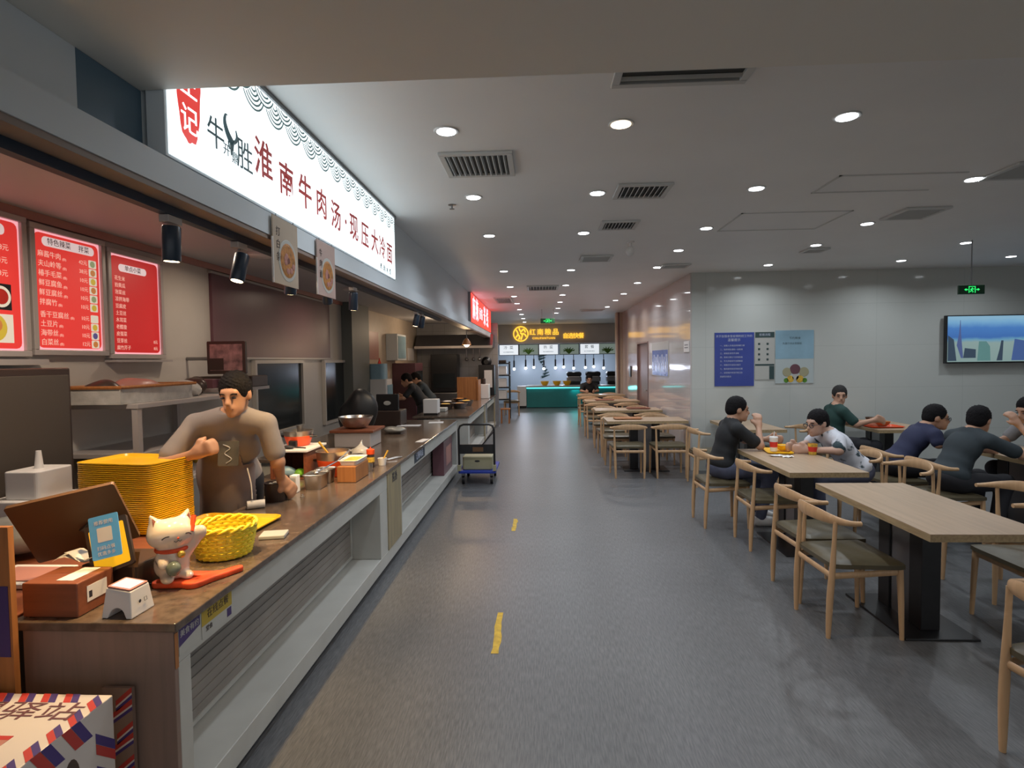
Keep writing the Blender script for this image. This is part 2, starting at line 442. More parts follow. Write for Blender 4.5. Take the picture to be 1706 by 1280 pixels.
# ================================================================== LAMPS OF THE HALL (downlights: X columns, Y rows)
DL = []
def col(x, ys, nm):
    for i, y in enumerate(ys): DL.append((x, y, nm, i))
col(-.487, (3.11, 4.36, 5.70, 7.97, 9.66, 11.1, 12.5, 14.0, 15.5, 17.0, 18.6), 'beside the service counter')
col(.435, (3.09, 4.34, 5.68, 7.98, 9.6, 11.0, 12.35, 13.8, 15.2), 'above the middle of the aisle')
col(1.585, (3.09, 4.33, 5.60, 6.70, 7.90, 9.47, 11.0, 12.2, 13.67), 'above the table ends along the aisle')
col(3.05, (4.25, 5.57, 6.57, 7.90), 'above the near dining tables')
col(4.69, (6.63, 7.77), 'near the wall with the television')
col(5.94, (7.62,), 'in front of the television')
ORD = ['first', 'second', 'third', 'fourth', 'fifth', 'sixth', 'seventh', 'eighth', 'ninth', 'tenth', 'eleventh']
for x, y, nm, i in DL:
    warm = (x == .435 and i == 0)
    lb = ('warm white round downlight, nearest of the row above the aisle' if warm else
          'round downlight, %s from front %s' % (ORD[i], nm))
    if nm == 'in front of the television': lb = 'white round downlight alone in front of the television'
    t = thing('recessed_downlight', lb, 'ceiling light', (x, y, ZC), group='round downlights in the ceiling')
    MB().lathe([(.052, -.001), (.052, -.006), (.064, -.007), (.068, -.001)], (x, y, ZC), 28).build('trim_ring', M['trimring'], t, smooth=True)
    MB().lathe([(.051, -.005), (.050, -.009)], (x, y, ZC), 28).build('lens', M['downw' if warm else 'down'], t)
    c = (1, .74, .5) if warm else (.86, .93, 1.0)
    if y > 12 : c = (1, .90, .82)
    lamp('AREA', 'downlight_lamp', (x, y, ZC - .012), 7.0 if y < 9 else 8.0, c, .10, spread=150)
# the same lamps carry on beside and behind the photographer
for x, y in ((4.7, 3.0), (4.7, 4.9), (6.6, 3.6), (6.6, 5.6), (7.8, 7.2)):
    lamp('AREA', 'downlight_lamp', (x, y, ZC - .012), 6.0, (.86, .93, 1), .10, spread=150)
for x, y in ((.4, .4), (2.6, .8), (.4, -1.6), (3.2, -1.2)):
    lamp('AREA', 'downlight_lamp', (x, y, 2.54), 6.0, (1, .93, .84), .10, spread=150)

# ================================================================== SETTING
floorm = mat('dark woven vinyl floor', (.105, .110, .118), .36); nt = floorm.node_tree; b = nt.nodes['Principled BSDF']
g = nt.nodes.new('ShaderNodeNewGeometry'); mp = nt.nodes.new('ShaderNodeMapping'); mp.inputs['Scale'].default_value = (90, 9, 1)
n = nt.nodes.new('ShaderNodeTexNoise'); n.inputs['Scale'].default_value = 1.6; n.inputs['Detail'].default_value = 4
r = nt.nodes.new('ShaderNodeValToRGB'); r.color_ramp.elements[0].position = .35; r.color_ramp.elements[1].position = .68
r.color_ramp.elements[0].color = (.10, .103, .108, 1); r.color_ramp.elements[1].color = (.17, .173, .18, 1)
n2 = nt.nodes.new('ShaderNodeTexNoise'); n2.inputs['Scale'].default_value = .9; n2.inputs['Detail'].default_value = 3
mx = nt.nodes.new('ShaderNodeMixRGB'); mx.blend_type = 'MULTIPLY'; mx.inputs[0].default_value = .35
bp = nt.nodes.new('ShaderNodeBump'); bp.inputs['Strength'].default_value = .35; bp.inputs['Distance'].default_value = .002
nt.links.new(g.outputs['Position'], mp.inputs[0]); nt.links.new(mp.outputs[0], n.inputs['Vector']); nt.links.new(n.outputs[0], r.inputs[0])
nt.links.new(g.outputs['Position'], n2.inputs['Vector']); nt.links.new(r.outputs[0], mx.inputs[1]); nt.links.new(n2.outputs[0], mx.inputs[2])
nt.links.new(mx.outputs[0], b.inputs['Base Color']); nt.links.new(n.outputs[0], bp.inputs['Height']); nt.links.new(bp.outputs[0], b.inputs['Normal'])
struct('floor', MB().box(-3.3, 9.2, -6.0, 22.2, -.1, 0), floorm)
struct('ceiling', MB().box(-1.40, 9.2, 1.866, 22.2, ZC, ZC + .1).box(-1.75, -1.4001, 14.40, 22.2, ZC, ZC + .1), M['ceiling'])
struct('trim_1', MB().box(-3.3, 9.2, -3.2, 1.865, 2.55, 2.98), M['bulk'])                 # lowered ceiling over the photographer
struct('trim_2', MB().box(-3.3, -1.30, 1.87, 14.6, 2.60, 2.70), M['kceil'])               # kitchen ceiling
bm = MB().use('beam').box(-1.34, -1.22, -1.0, 14.45, 2.235, 2.335)
bm.use('beamlip').box(-1.36, -1.225, -1.0, 14.45, 2.215, 2.2345)
struct('trim_3', bm)
bm = MB().use('beam').box(-1.38, -1.30, -1.0, 1.60, 2.336, 2.549).box(-1.38, -1.27, 4.90, 10.25, 2.336, ZC - .001).use(mat('blue recess panel', (.10, .17, .235), .4)).box(-1.38, -1.30, 1.601, 1.868, 2.336, 2.549).use('beam').box(-1.38, -1.30, 1.87, 4.899, 2.336, 2.88).box(-1.38, -1.30, 10.251, 14.45, 2.336, 2.88)
struct('trim_4', bm)
struct('wall_left', MB().use('kwall').box(-3.3, -3.12, -3.2, 9.9, 0, 2.98).use('beige').box(-3.3, -3.12, 9.901, 22.2, 0, 2.98))
struct('wall_back', MB().box(2.20, 9.2, 8.5, 8.7, 0, ZC), M['wall'])
wm = MB().use('sidewall').box(2.18, 2.36, 8.505, 11.76, 0, ZC - .001).box(2.18, 2.36, 13.06, 15.9, 0, ZC - .001).box(2.18, 2.36, 11.76, 13.06, 2.0, ZC - .001)
struct('wall_side', wm)
dr = MB().use('doorm').box(2.21, 2.25, 11.80, 13.02, 0.01, 1.97)
dd = struct('door_1', dr, bevel=.003)
f_ = MB().use('doorm').box(2.165, 2.24, 11.76, 11.80, 0, 2.0).box(2.165, 2.24, 13.02, 13.06, 0, 2.0).box(2.165, 2.24, 11.80, 13.02, 1.97, 2.0).build('door_frame', None, dd)
MB().use('steel').cyl((2.20, 11.90, 1.0), (2.15, 11.90, 1.0), .01).cyl((2.155, 11.90, 1.0), (2.155, 12.02, 1.0), .009).build('door_handle', None, dd, smooth=True)
struct('wall_right', MB().box(9.0, 9.2, -3.2, 8.49, 0, ZC), M['wall'])
struct('wall_stall', MB().box(-3.11, -1.06, 14.46, 14.6, 0, 2.59), M['greytile'])
struct('wall_rear', MB().box(-3.3, 5.0, 22.0, 22.2, 0, ZC), M['rearwall'])
struct('wall_rear_left', MB().box(-1.75, -1.60, 14.61, 21.99, 0, ZC - .001), M['kwall'])
struct('wall_rear_right', MB().box(4.4, 4.6, 15.9, 21.99, 0, ZC - .001), M['kwall'])
struct('trim_5', MB().use('beige').rbox(2.02, 2.19, 15.4, 15.7, 0, ZC - .002, .02).use('doorm').box(2.06, 2.10, 15.37, 15.399, 0, ZC - .002))
struct('trim_6', MB().use(mat('rear fascia', (.52, .48, .45), .45)).box(-1.59, 4.39, 20.0, 20.25, 2.22, ZC - .002).use('kwall').box(-1.59, -1.0, 19.985, 19.999, 2.25, 2.84).use('kwall').box(1.56, 3.0, 19.985, 19.999, 2.3, 2.84))
struct('trim_7', MB().use('kwall').box(-1.59, 4.39, 20.26, 21.0, 2.21, 2.3))
struct('trim_10', MB().box(-3.119, -3.09, 1.87, 9.9, 2.545, 2.599), M['salmon'])  # coloured strip painting the menu boxes' pink glow along the wall top
# access hatches in the ceiling are shallow framed panels
for k, (x0, x1, y0, y1) in enumerate(((1.73, 2.66, 5.06, 5.75), (2.05, 2.9, 4.08, 4.5))):
    h = MB().use('grille')
    h.box(x0, x1, y0, y0 + .015, ZC - .006, ZC).box(x0, x0 + .015, y0, y1, ZC - .006, ZC)
    if k == 0: h.box(x1 - .015, x1, y0, y1, ZC - .006, ZC).box(x0, x1, y1 - .015, y1, ZC - .006, ZC)
    else: h.box(x0, x1, y1 - .015, y1, ZC - .006, ZC)
    struct('trim_%d' % (8 + k), h)

# ---- ceiling grilles
def grille(x0, x1, y0, y1, n, label, along='X'):
    t = thing('ceiling_grille', label, 'vent', ((x0 + x1) / 2, (y0 + y1) / 2, ZC), group='air grilles in the ceiling')
    m = MB().use('grille'); w = .035
    m.box(x0, x1, y0, y0 + w, ZC - .018, ZC - .001).box(x0, x1, y1 - w, y1, ZC - .018, ZC - .001).box(x0, x0 + w, y0 + w, y1 - w, ZC - .018, ZC - .001).box(x1 - w, x1, y0 + w, y1 - w, ZC - .018, ZC - .001)
    m.build('frame', None, t, bevel=.003)
    MB().box(x0 + w, x1 - w, y0 + w, y1 - w, ZC - .003, ZC - .0005).build('backing', M['grilledk'], t)
    m = MB().use('grille')
    for i in range(n):
        if along == 'X':
            x = x0 + w + (i + .5) * (x1 - x0 - 2 * w) / n
            m.box(-.0025, .0025, y0 + w, y1 - w, -.009, .009, Matrix.Translation((x, 0, ZC - .011)) @ Matrix.Rotation(R(28), 4, 'Y'))
        else:
            y = y0 + w + (i + .5) * (y1 - y0 - 2 * w) / n
            m.box(x0 + w, x1 - w, -.0025, .0025, -.009, .009, Matrix.Translation((0, y, ZC - .011)) @ Matrix.Rotation(R(28), 4, 'X'))
    m.build('slats', None, t)
grille(-.59, -.15, 3.42, 3.85, 11, 'square white ceiling grille with open slats, nearest the lit white sign')
grille(.33, .92, 2.28, 2.66, 4, 'wide ceiling grille at the edge of the lowered ceiling', 'Y')
grille(.56, .95, 4.13, 4.48, 9, 'square ceiling grille between two downlights above the aisle')
grille(.56, .90, 5.2, 5.53, 9, 'ceiling grille in front of the white projector mount')
grille(.50, .88, 6.9, 7.3, 7, 'faint ceiling grille just behind the white projector mount', 'Y')
grille(-.21, .32, 9.58, 10.15, 9, 'dark ceiling grille beside the red stall sign')
grille(-.9, -.55, 11.3, 12.3, 9, 'small ceiling grille glowing pink above the red sign')
grille(1.62, 1.98, 7.65, 7.95, 6, 'dark ceiling grille close to the wall corner', 'Y')
grille(3.06, 3.43, 5.0, 5.4, 6, 'ceiling grille over the seated diners in dark shirts', 'Y')
grille(3.08, 3.6, 3.9, 4.25, 6, 'ceiling grille at the right edge of the picture', 'Y')
grille(3.05, 3.3, 6.75, 7.0, 5, 'small ceiling grille beside a bright downlight, nearest the posters', 'Y')
grille(1.0, 1.6, 14.3, 14.7, 6, 'long dark ceiling grille near the rear column', 'Y')

t = thing('projector_mount', 'small white dome camera hanging from a short ceiling rod', 'camera', (.955, 6.15, ZC))
MB().lathe([(.045, 0), (.045, -.012), (.02, -.02), (.018, -.05)], (.955, 6.15, ZC), 20).build('ceiling_plate', M['white'], t, smooth=True)
MB().ball((.955, 6.15, ZC - .10), (.045, .045, .055)).build('dome', M['white'], t, smooth=True)
t = thing('sprinkler_head', 'tiny dark sprinkler head in the ceiling beyond the square grille', 'sprinkler', (-.68, 4.56, ZC))
MB().lathe([(.03, 0), (.03, -.004), (.006, -.006), (.006, -.03), (.02, -.032), (.02, -.035), (.003, -.037)], (-.68, 4.56, ZC), 16).build('body', M['steeldk'], t, smooth=True)

def exit_sign(x, y, z, w, label, rods=1):
    t = thing('exit_sign', label, 'exit sign', (x, y, z)); h = w * .36
    MB().box(x - w / 2, x + w / 2, y - .012, y + .012, z, z + h).build('panel', M['exitdk'], t, bevel=.003)
    m = MB().use('exitlit'); T = FY(x, y - .014, z + h / 2)
    a = h * .36
    for (u0, u1, v0, v1) in ((-a, -a * .82, -a, a), (a * .82, a, -a, a), (-a, a, a * .84, a)): m.box(u0, u1, v0, v1, 0, .002, T)
    m.ball((a * .05, a * .5, .001), (a * .14, a * .14, .002), 10, T, 6)                       # running figure
    for q in (((0, .32), (-.1, -.15)), ((-.1, -.15), (.25, -.5)), ((.25, -.5), (.2, -.9)), ((-.1, -.15), (-.3, -.55)), ((-.3, -.55), (-.65, -.62)), ((0, .28), (.38, .1)), ((.38, .1), (.55, .25)), ((0, .28), (-.35, .12)), ((-.35, .12), (-.4, -.15))):
        p, s = q; m.tube([(p[0] * a, p[1] * a, .001), (s[0] * a, s[1] * a, .001)], a * .10, 6, T)
    for s in (-1, 1):
        b0 = s * a * 1.25; m.box(min(b0, b0 + s * a * .5), max(b0, b0 + s * a * .5), -a * .14, a * .14, 0, .002, T)
        m.add([(b0 + s * a * .45, a * .4, .001), (b0 + s * a * .45, -a * .4, .001), (b0 + s * a * 1.1, 0, .001)], [(0, 1, 2)], T)
    m.build('running_figure', None, t)
    m = MB()
    for s in ((0,) if rods == 1 else (-.4, .4)):
        m.cyl((x + s * w, y, z + h), (x + s * w, y, ZC), .006, n=8)
    m.build('hanging_rod', M['steeldk'], t)
exit_sign(4.66, 6.5, 2.30, .27, 'green lit exit sign hanging above the television')
exit_sign(.19, 14.0, 2.53, .34, 'green lit exit sign hanging over the far end of the aisle', 2)

# ================================================================== BIG SIGNS
XS = -1.22
t = thing('lightbox_sign', 'long glowing white lightbox sign with brush characters and wave border', 'sign', (XS, 1.87, 2.34))
MB().box(-1.285, XS - .004, 1.87, 4.885, 2.342, ZC - .002).build('box_body', M['beam'], t)
MB().box(XS - .004, XS, 1.885, 4.870, 2.352, ZC - .022).build('lit_face', M['signw'], t)
MB().box(XS - .004, XS + .012, 1.872, 4.885, ZC - .022, ZC - .001).build('top_rail', M['steeldk'], t)
E0 = XS + .0015
m = MB().use('inkred2'); chars = [('淮', 2.546, 2.545, .165), ('南', 2.775, 2.525, .16), ('牛', 3.0, 2.53, .17), ('肉', 3.226, 2.535, .16), ('汤', 3.455, 2.522, .165), ('·', 3.63, 2.53, .2),
         ('现', 3.79, 2.53, .17), ('压', 4.03, 2.53, .17), ('大', 4.27, 2.535, .175), ('冷', 4.475, 2.53, .17), ('面', 4.69, 2.525, .165)]
for ch, y, z, s in chars: m.text(ch, s * 1.06, FX(E0, y, z), extrude=.0008, bold=.012)
m.build('red_characters', None, t)
m = MB().use('inkslate')
for ch, y, z, s in (('牛', 2.165, 2.515, .125), ('开', 2.238, 2.487, .05), ('鼎', 2.30, 2.475, .05), ('胜', 2.38, 2.505, .135)): m.text(ch, s, FX(E0, y, z), extrude=.0008)
m.build('grey_characters', None, t); m = MB().use('inkslate')
for i, ch in enumerate('鸡肉水饺'): m.text(ch, .058, FX(E0, 4.43 + i * .09, 2.385), extrude=.0008)
# bull head with curling horns
m.build('small_characters', None, t); m = MB().use('inkslate')
T = FX(E0, 2.272, 2.53)
horn = catmull([(-.004, .004), (-.03, .03), (-.045, .065), (-.036, .095), (-.02, .098)] and [(-.004, .004, 0), (-.03, .03, 0), (-.045, .065, 0), (-.036, .095, 0), (-.022, .098, 0)], 5)
m.tube(horn, [.011 * (1 - i / len(horn)) + .0015 for i in range(len(horn))], 6, T)
horn = catmull([(.004, .004, 0), (.03, .012, 0), (.045, .035, 0), (.040, .062, 0)], 5)
m.tube(horn, [.010 * (1 - i / len(horn)) + .0015 for i in range(len(horn))], 6, T)
m.prism([(-.012, .014), (.014, .012), (.010, -.02), (.004, -.05), (-.004, -.05), (-.008, -.02)], 0, .001, T)
m.tube([(-.02, .0, 0), (-.012, -.03, 0)], .003, 5, T).tube([(.018, .0, 0), (.012, -.03, 0)], .003, 5, T)
m.build('bull_logo', None, t)
m = MB().use('inkred'); pts = []
for i in range(40):
    a = 2 * PI * i / 40; w = 1 + .035 * math.sin(5 * a) + .025 * math.sin(11 * a + 1)
    pts.append((math.cos(a) * .072 * w, max(-9, math.sin(a) * .215 * w)))
m.prism(pts, 0, .0008, FX(E0 - .001, 2.0, 2.635)); se = m.build('red_seal', None, t)
m = MB().use('signw').text('记', .105, FX(E0 + .0005, 2.0, 2.50), extrude=.0008).text('王', .105, FX(E0 + .0005, 2.0, 2.625), extrude=.0008)
m.build('seal_characters', None, se)
m = MB().use('inkwave')
low = [(2.27 + .2 * i, 2.845) for i in range(14)]; top = [(2.37 + .2 * i, 2.90) for i in range(14)]
for row, cen in ((0, low), (1, top)):
    for cy, cz in cen:
        for rad in (.103, .084, .065, .046, .027):
            for k in range(24):
                a0, a1 = PI + PI * k / 24, PI + PI * (k + 1) / 24
                q = [(cy + rr * math.cos(a), cz + rr * math.sin(a)) for rr in (rad, rad - .009) for a in (a0, a1)]
                if any(p[1] > ZC - .024 or p[0] > 4.868 or p[0] < 2.2 for p in q): continue
                if row == 0 and any(math.hypot(q[0][0] - ty, q[0][1] - tz) < .104 for ty, tz in top): continue
                if rad > .1 and False: continue
                m.add([(E0, *q[0]), (E0, *q[1]), (E0, *q[3]), (E0, *q[2])], [(0, 1, 2, 3)])
m.build('wave_border', None, t)

t = thing('stall_sign', 'glowing red lightbox sign with pale letters above the second stall', 'sign', (XS, 10.3, 2.34))
MB().box(-1.29, XS - .004, 10.27, 14.40, 2.342, ZC - .002).build('box_body', M['steeldk'], t)
MB().box(XS - .004, XS, 10.29, 14.38, 2.352, ZC - .012).build('lit_face', M['redsign'], t)
m = MB().use('redsignw')
for ch, y, s in (('麻', 10.72, .46), ('辣', 11.25, .46), ('香', 11.80, .25), ('锅', 12.15, .25), ('米', 12.75, .46), ('线', 13.4, .46)): m.text(ch, s, FX(XS + .002, y, 2.60), extrude=.001)
m.build('letters', None, t)

# rear stall signboards
t = thing('gold_sign', 'glowing gold round emblem and characters on the rear stall fascia', 'sign', (0, 19.97, 2.3))
m = MB().use('goldlit'); T = FY(-.66, 19.975, 2.56)
m.tube([(.25 * math.cos(2 * PI * i / 32), .25 * math.sin(2 * PI * i / 32), 0) for i in range(32)], .018, 6, T, closed=True)
for p in ([(-.16, .14, 0), (-.1, .0, 0), (-.17, -.12, 0)], [(-.06, .2, 0), (0, .08, 0), (.1, .16, 0), (.16, .05, 0)], [(-.02, .04, 0), (.05, -.04, 0), (.0, -.2, 0)], [(.06, .02, 0), (.15, -.03, 0), (.18, -.1, 0)], [(-.1, -.02, 0), (-.04, -.1, 0), (-.08, -.19, 0)]):
    m.tube(catmull(p, 4), .022, 6, T)
m.build('round_emblem', None, t)
m = MB().use('goldlit')
for i, ch in enumerate('红南粮品'): m.text(ch, .235, FY(-.255 + i * .265, 19.97, 2.60), extrude=.012)
m.text('CHILIFANTUAN', .10, FY(.13, 19.97, 2.40), extrude=.01, spacing=1.15)
m.build('emblem_name', None, t)
m = MB().use('goldlit')
for i, ch in enumerate('自选快餐'): m.text(ch, .20, FY(.88 + i * .18, 19.97, 2.46), extrude=.012)
m.build('side_name', None, t)
MP = [(-1.42, '冷  菜'), (-.73, None), (-.05, '热  菜'), (.66, None), (1.36, '套  餐'), (2.02, None)]
for i, (x, tx) in enumerate(MP):
    w = .66 if i < 5 else .58
    lb = {0: 'white lit menu panel at the left end of the rear row', 1: 'green menu photo panel, leftmost picture of the rear row', 2: 'white lit menu panel in the middle of the rear row', 3: 'green plant picture panel between two white rear panels', 4: 'white lit menu panel at the right of the rear row', 5: 'dark picture panel at the right end of the rear row'}[i]
    t = thing('rear_menu_board', lb, 'menu board', (x, 19.93, 1.83), group='menu panels over the rear stall')
    MB().box(x, x + w + .03, 19.93, 19.98, 1.82, 2.20).build('frame', M['dark'], t)
    MB().box(x + .02, x + w + .005, 19.92, 19.931, 1.84, 2.18).build('lit_face', M['mwhite' if tx else 'mgreen'], t)
    m = MB()
    if tx:
        m.use('greentext').text(tx, .13, FY(x + w / 2, 19.915, 2.08), extrude=.001).text('每日现做新鲜美味', .045, FY(x + w / 2, 19.915, 1.93), extrude=.001); m.build('lettering', None, t)
    else:
        m.use('green')
        for k in range(16):
            a = PI * (k + .5) / 16; m.tube([(x + w / 2, 19.914, 1.86), (x + w / 2 + .1 * math.cos(a), 19.914, 1.95 + .05 * math.sin(a)), (x + w / 2 + .2 * math.cos(a), 19.914, 1.98 + .1 * math.sin(a) - .04 * (k % 3))], [.02, .018, .012], 5)
        m.build('plant_picture', None, t)

# ================================================================== SERVICE COUNTER AND WORKTOP
def counter(x, y0, y1, bays, label, wl, inner, endmat='cend'):
    t = thing('service_counter', label, 'counter', (x, (y0 + y1) / 2, 0))
    MB().box(x - .5, x - .09, y0 + .05, y1 - .03, 0, .05).build('kick_board', M['dark'], t)
    m = MB().use('cwhite').box(x - .03, x, y0 + .022, y1, .65, .768)
    m.box(x - .235, x, y0 + .022, y1, .05, .152)
    last = y0 + .022
    for b0, b1 in bays:
        if b0 - last > .005: m.box(x - .235, x - .001, last, b0, .152, .65)
        last = b1
    if y1 - last > .005: m.box(x - .235, x - .001, last, y1, .152, .65)
    m.box(x - .52, x - .235, y0 + .022, y1, .05, .768)
    m.build('carcass', None, t, bevel=.003)
    MB().box(x - .52, x, y0, y0 + .021, 0, .768).build('end_panel', M[endmat], t, bevel=.002)
    for b0, b1 in bays:
        m = MB().use('cpanel').box(x - .234, x - .226, b0 + .02, b1 - .02, .175, .64)
        m.use('cwhite')
        for z0, z1 in ((.165, .185), (.625, .645)): m.box(x - .234, x - .218, b0 + .01, b1 - .01, z0, z1)
        for q in (b0 + .01, b1 - .03): m.box(x - .234, x - .218, q, q + .02, .185, .625)
        m.use('cpanel')
        for k in range(9):
            z = .215 + k * .045; m.box(x - .226, x - .221, b0 + .05, b1 - .05, z, z + .012)
        m.build('back_panel', None, t)
    w = thing('stone_worktop', wl, 'worktop', (x, (y0 + y1) / 2, .77))
    MB().prism(inner, .77, .80).build('slab', M['cmar'], w, bevel=.004)
    return t, w
C1, W1 = counter(-1.22, 1.81, 8.30, [(1.90, 4.26), (4.94, 8.24)], 'long white fronted service counter with open recessed bays', 'dark polished stone worktop of the near counter',
        [(-1.205, 1.80), (-1.205, 8.31), (-2.55, 8.31), (-2.55, 4.95), (-2.10, 4.95), (-2.10, 3.88), (-1.78, 3.88), (-1.78, 1.80)])
MB().box(-2.5, -1.745, 5.0, 8.28, .05, .768).build('rear_cabinet', M['cwhite'], C1)
MB().box(-2.06, -1.745, 3.92, 4.999, .05, .768).build('rear_cabinet', M['cwhite'], C1)
m = MB().use('cpost').box(-1.235, -1.214, 4.46, 4.89, .155, .765); m.build('wood_post', None, C1)
MB().text('酱香', .085, FX(-1.2125, 4.68, .70), extrude=.0005).build('post_lettering', M['ink'], C1)
C2, W2 = counter(-1.12, 8.80, 14.36, [(9.0, 11.6), (11.95, 14.2)], 'second white counter further along the aisle behind the hand cart', 'grey stone worktop of the further counter',
        [(-1.10, 8.78), (-1.10, 14.38), (-1.98, 14.38), (-1.98, 8.78)], 'cwhite')
for y in (11.78, 14.23): MB().use('greytile').box(-1.135, -1.112, y - .12, y + .12, .15, .765).build('grey_post', None, C2)
for y in (11.4, 13.9): MB().use('cpost').box(-1.135, -1.110, y - .07, y + .07, .05, .77).build('wood_post', None, C2)

# printed stickers on the near counter front
t = thing('counter_sticker', 'purple and white printed sticker on the counter front corner', 'sticker', (-1.219, 1.95, .69))
m = MB().use('label').box(0, .12, 0, .10, 0, .001, FX(-1.2195, 1.835, .672)).use('purple').add([(0, .03, .0015), (.12, .055, .0015), (.12, .1, .0015), (0, .1, .0015)], [(0, 1, 2, 3)], FX(-1.2195, 1.835, .672)); m.build('card', None, t)
MB().text('美食有约', .027, FX(-1.2175, 1.895, .742), extrude=.0003).build('lettering', M['label'], t)
t = thing('counter_sticker', 'mustard yellow and white printed sticker under the worktop edge', 'sticker', (-1.219, 2.1, .69))
m = MB().use('label').box(0, .21, 0, .105, 0, .001, FX(-1.2195, 1.965, .665)).use('mustard').box(.0, .20, .045, .105, .001, .0016, FX(-1.2195, 1.965, .665)); m.build('card', None, t)
m = MB().use('brown').text('在线点餐', .036, FX(-1.2172, 2.07, .742), extrude=.0003).text('堂食', .022, FX(-1.2172, 2.01, .692), extrude=.0003)
m.use('purple').box(.165, .195, .008, .04, .001, .0018, FX(-1.2195, 1.965, .665)); m.build('lettering', None, t)
t = thing('counter_sticker', 'orange brown sticker strip at the near corner of the counter', 'sticker', (-1.218, 1.815, .6))
MB().use('wood_or').box(0, .018, 0, .12, 0, .001, FX(-1.2185, 1.812, .64)).build('card', None, t)
t = thing('counter_sticker', 'small navy label on the counter front near the hand cart', 'sticker', (-1.219, 5.4, .69))
m = MB().use('navy').box(0, .5, 0, .10, 0, .001, FX(-1.2195, 5.45, .668)); m.build('card', None, t)
MB().text('订餐电话', .08, FX(-1.2175, 5.70, .718), extrude=.0003).build('lettering', M['litext'], t)
t = thing('carton', 'dark red carton standing in the counter bay beside the cart', 'box', (-1.34, 7.75, .152))
MB().box(-1.42, -1.27, 7.42, 8.12, .153, .60).build('body', M['maroon'], t, bevel=.004)
MB().box(-1.269, -1.268, 7.60, 8.0, .25, .5).build('printed_label', M['salmon'], t)

# back table beside the counter, in front of the cook
t = thing('prep_table', 'dark wooden side table behind the yellow trays', 'table', (-2.3, 2.4, 0))
MB().box(-2.74, -1.80, 1.85, 3.11, .755, .795).build('table_top', M['woodbox'], t, bevel=.004)
for x in (-2.70, -1.86):
    for y in (1.9, 3.0): MB().box(x - .025, x + .025, y - .025, y + .025, 0, .755).build('leg', M['steeldk'], t)

# ================================================================== KITCHEN WALL
def menu(y0, y1, z0, z1, face, label):
    X = -3.08; t = thing('menu_lightbox', label, 'menu board', (X, (y0 + y1) / 2, z0), group='red menu lightboxes on the kitchen wall')
    b = .035
    m = MB().use('frame').box(X - .04, X + .01, y0, y1, z0, z0 + b).box(X - .04, X + .01, y0, y1, z1 - b, z1).box(X - .04, X + .01, y0, y0 + b, z0 + b, z1 - b).box(X - .04, X + .01, y1 - b, y1, z0 + b, z1 - b)
    m.build('frame', None, t, bevel=.004)
    MB().use('menupink').box(X - .03, X - .012, y0 + b, y1 - b, z0 + b, z1 - b).build('lit_border', None, t)
    d = b + .012
    MB().use(face).rbox(y0 + d, y1 - d, z0 + d, z1 - d, 0, .002, .035, fr((X - .012, 0, 0), (0, 1, 0), (0, 0, 1)), 3).build('lit_face', None, t)
    return t, X - .009
a, X = menu(3.37, 3.975, 1.72, 2.53, 'menured', 'middle red menu lightbox with ten dish photos down its right side')
m = MB().use('menupill').rbox(3.47, 3.89, 2.405, 2.465, 0, .001, .028, fr((X, 0, 0), (0, 1, 0), (0, 0, 1))); m.build('title_strip', None, a)
MB().use('menuink').text('特色辣菜', .046, FX(X + .002, 3.60, 2.435), extrude=.0004).build('title', None, a); MB().use('menuink').text('拌菜', .046, FX(X + .002, 3.80, 2.435), extrude=.0004).build('title', None, a)
rows = [('麻酱牛肉', '42元'), ('夫山岭等', '38元'), ('椿手毛菜', '10元'), ('鲜豆腐鱼', '10元'), ('鲜豆腐丝', '10元'), ('拌腐竹', '10元'), ('香干豆腐丝', '10元'), ('土豆片', '10元'), ('海带丝', '10元'), ('白菜丝', '12元')]
zs = [2.352 - i * .060 for i in range(6)] + [1.975 - i * .058 for i in range(4)]
for (s, p), z in zip(rows, zs):
    MB().use('menucr').text(s, .044, FX(X + .001, 3.435, z), align='LEFT', extrude=.0004).text('(份)', .02, FX(X + .001, 3.435 + .046 * len(s), z - .01), align='LEFT', extrude=.0004).build('dish_name', None, a)
    MB().use('menucr').text(p, .036, FX(X + .001, 3.79, z - .004), extrude=.0004).build('dish_price', None, a)
for i, z in enumerate(zs):
    m = MB()
    m.use('mfw').rbox(3.838, 3.905, z - .030, z + .024, 0, .0012, .008, fr((X, 0, 0), (0, 1, 0), (0, 0, 1)))
    m.use(['mf1', 'mf2', 'mf3', 'mf2', 'mf1', 'mf3', 'mfw', 'mf3', 'mf4', 'mf2'][i]).lathe([(.022, 0), (.018, .001)], (3.872, z - .003, .0014), 12, fr((X, 0, 0), (0, 1, 0), (0, 0, 1)))
    m.build('dish_photo', None, a)
a, X = menu(3.995, 4.60, 1.70, 2.50, 'menured2', 'dimmer red menu lightbox, furthest along the wall, with a plain dish list')
MB().use('menupill').rbox(4.12, 4.42, 2.345, 2.40, 0, .001, .026, fr((X, 0, 0), (0, 1, 0), (0, 0, 1))).build('title_strip', None, a)
MB().use('menuink').text('单点小菜', .044, FX(X + .002, 4.27, 2.372), extrude=.0004).build('title', None, a)
for i, s in enumerate(['花生米', '拍黄瓜', '泡菜丝', '凉拌海带', '豆腐皮', '土豆丝', '木耳菜', '老醋蛰', '皮蛋菜', '豆芽丝', '腐竹芹子']):
    MB().use('menucr').text(s, .036, FX(X + .001, 4.075, 2.29 - i * .051), align='LEFT', extrude=.0004).build('dish_name', None, a)
    if i > 8: MB().use('menucr').text('8元', .032, FX(X + .001, 4.50, 2.29 - i * .051), extrude=.0004).build('dish_price', None, a)
a, X = menu(2.74, 3.35, 1.71, 2.545, 'menured', 'red menu lightbox cut by the left picture edge, with two large food photos')
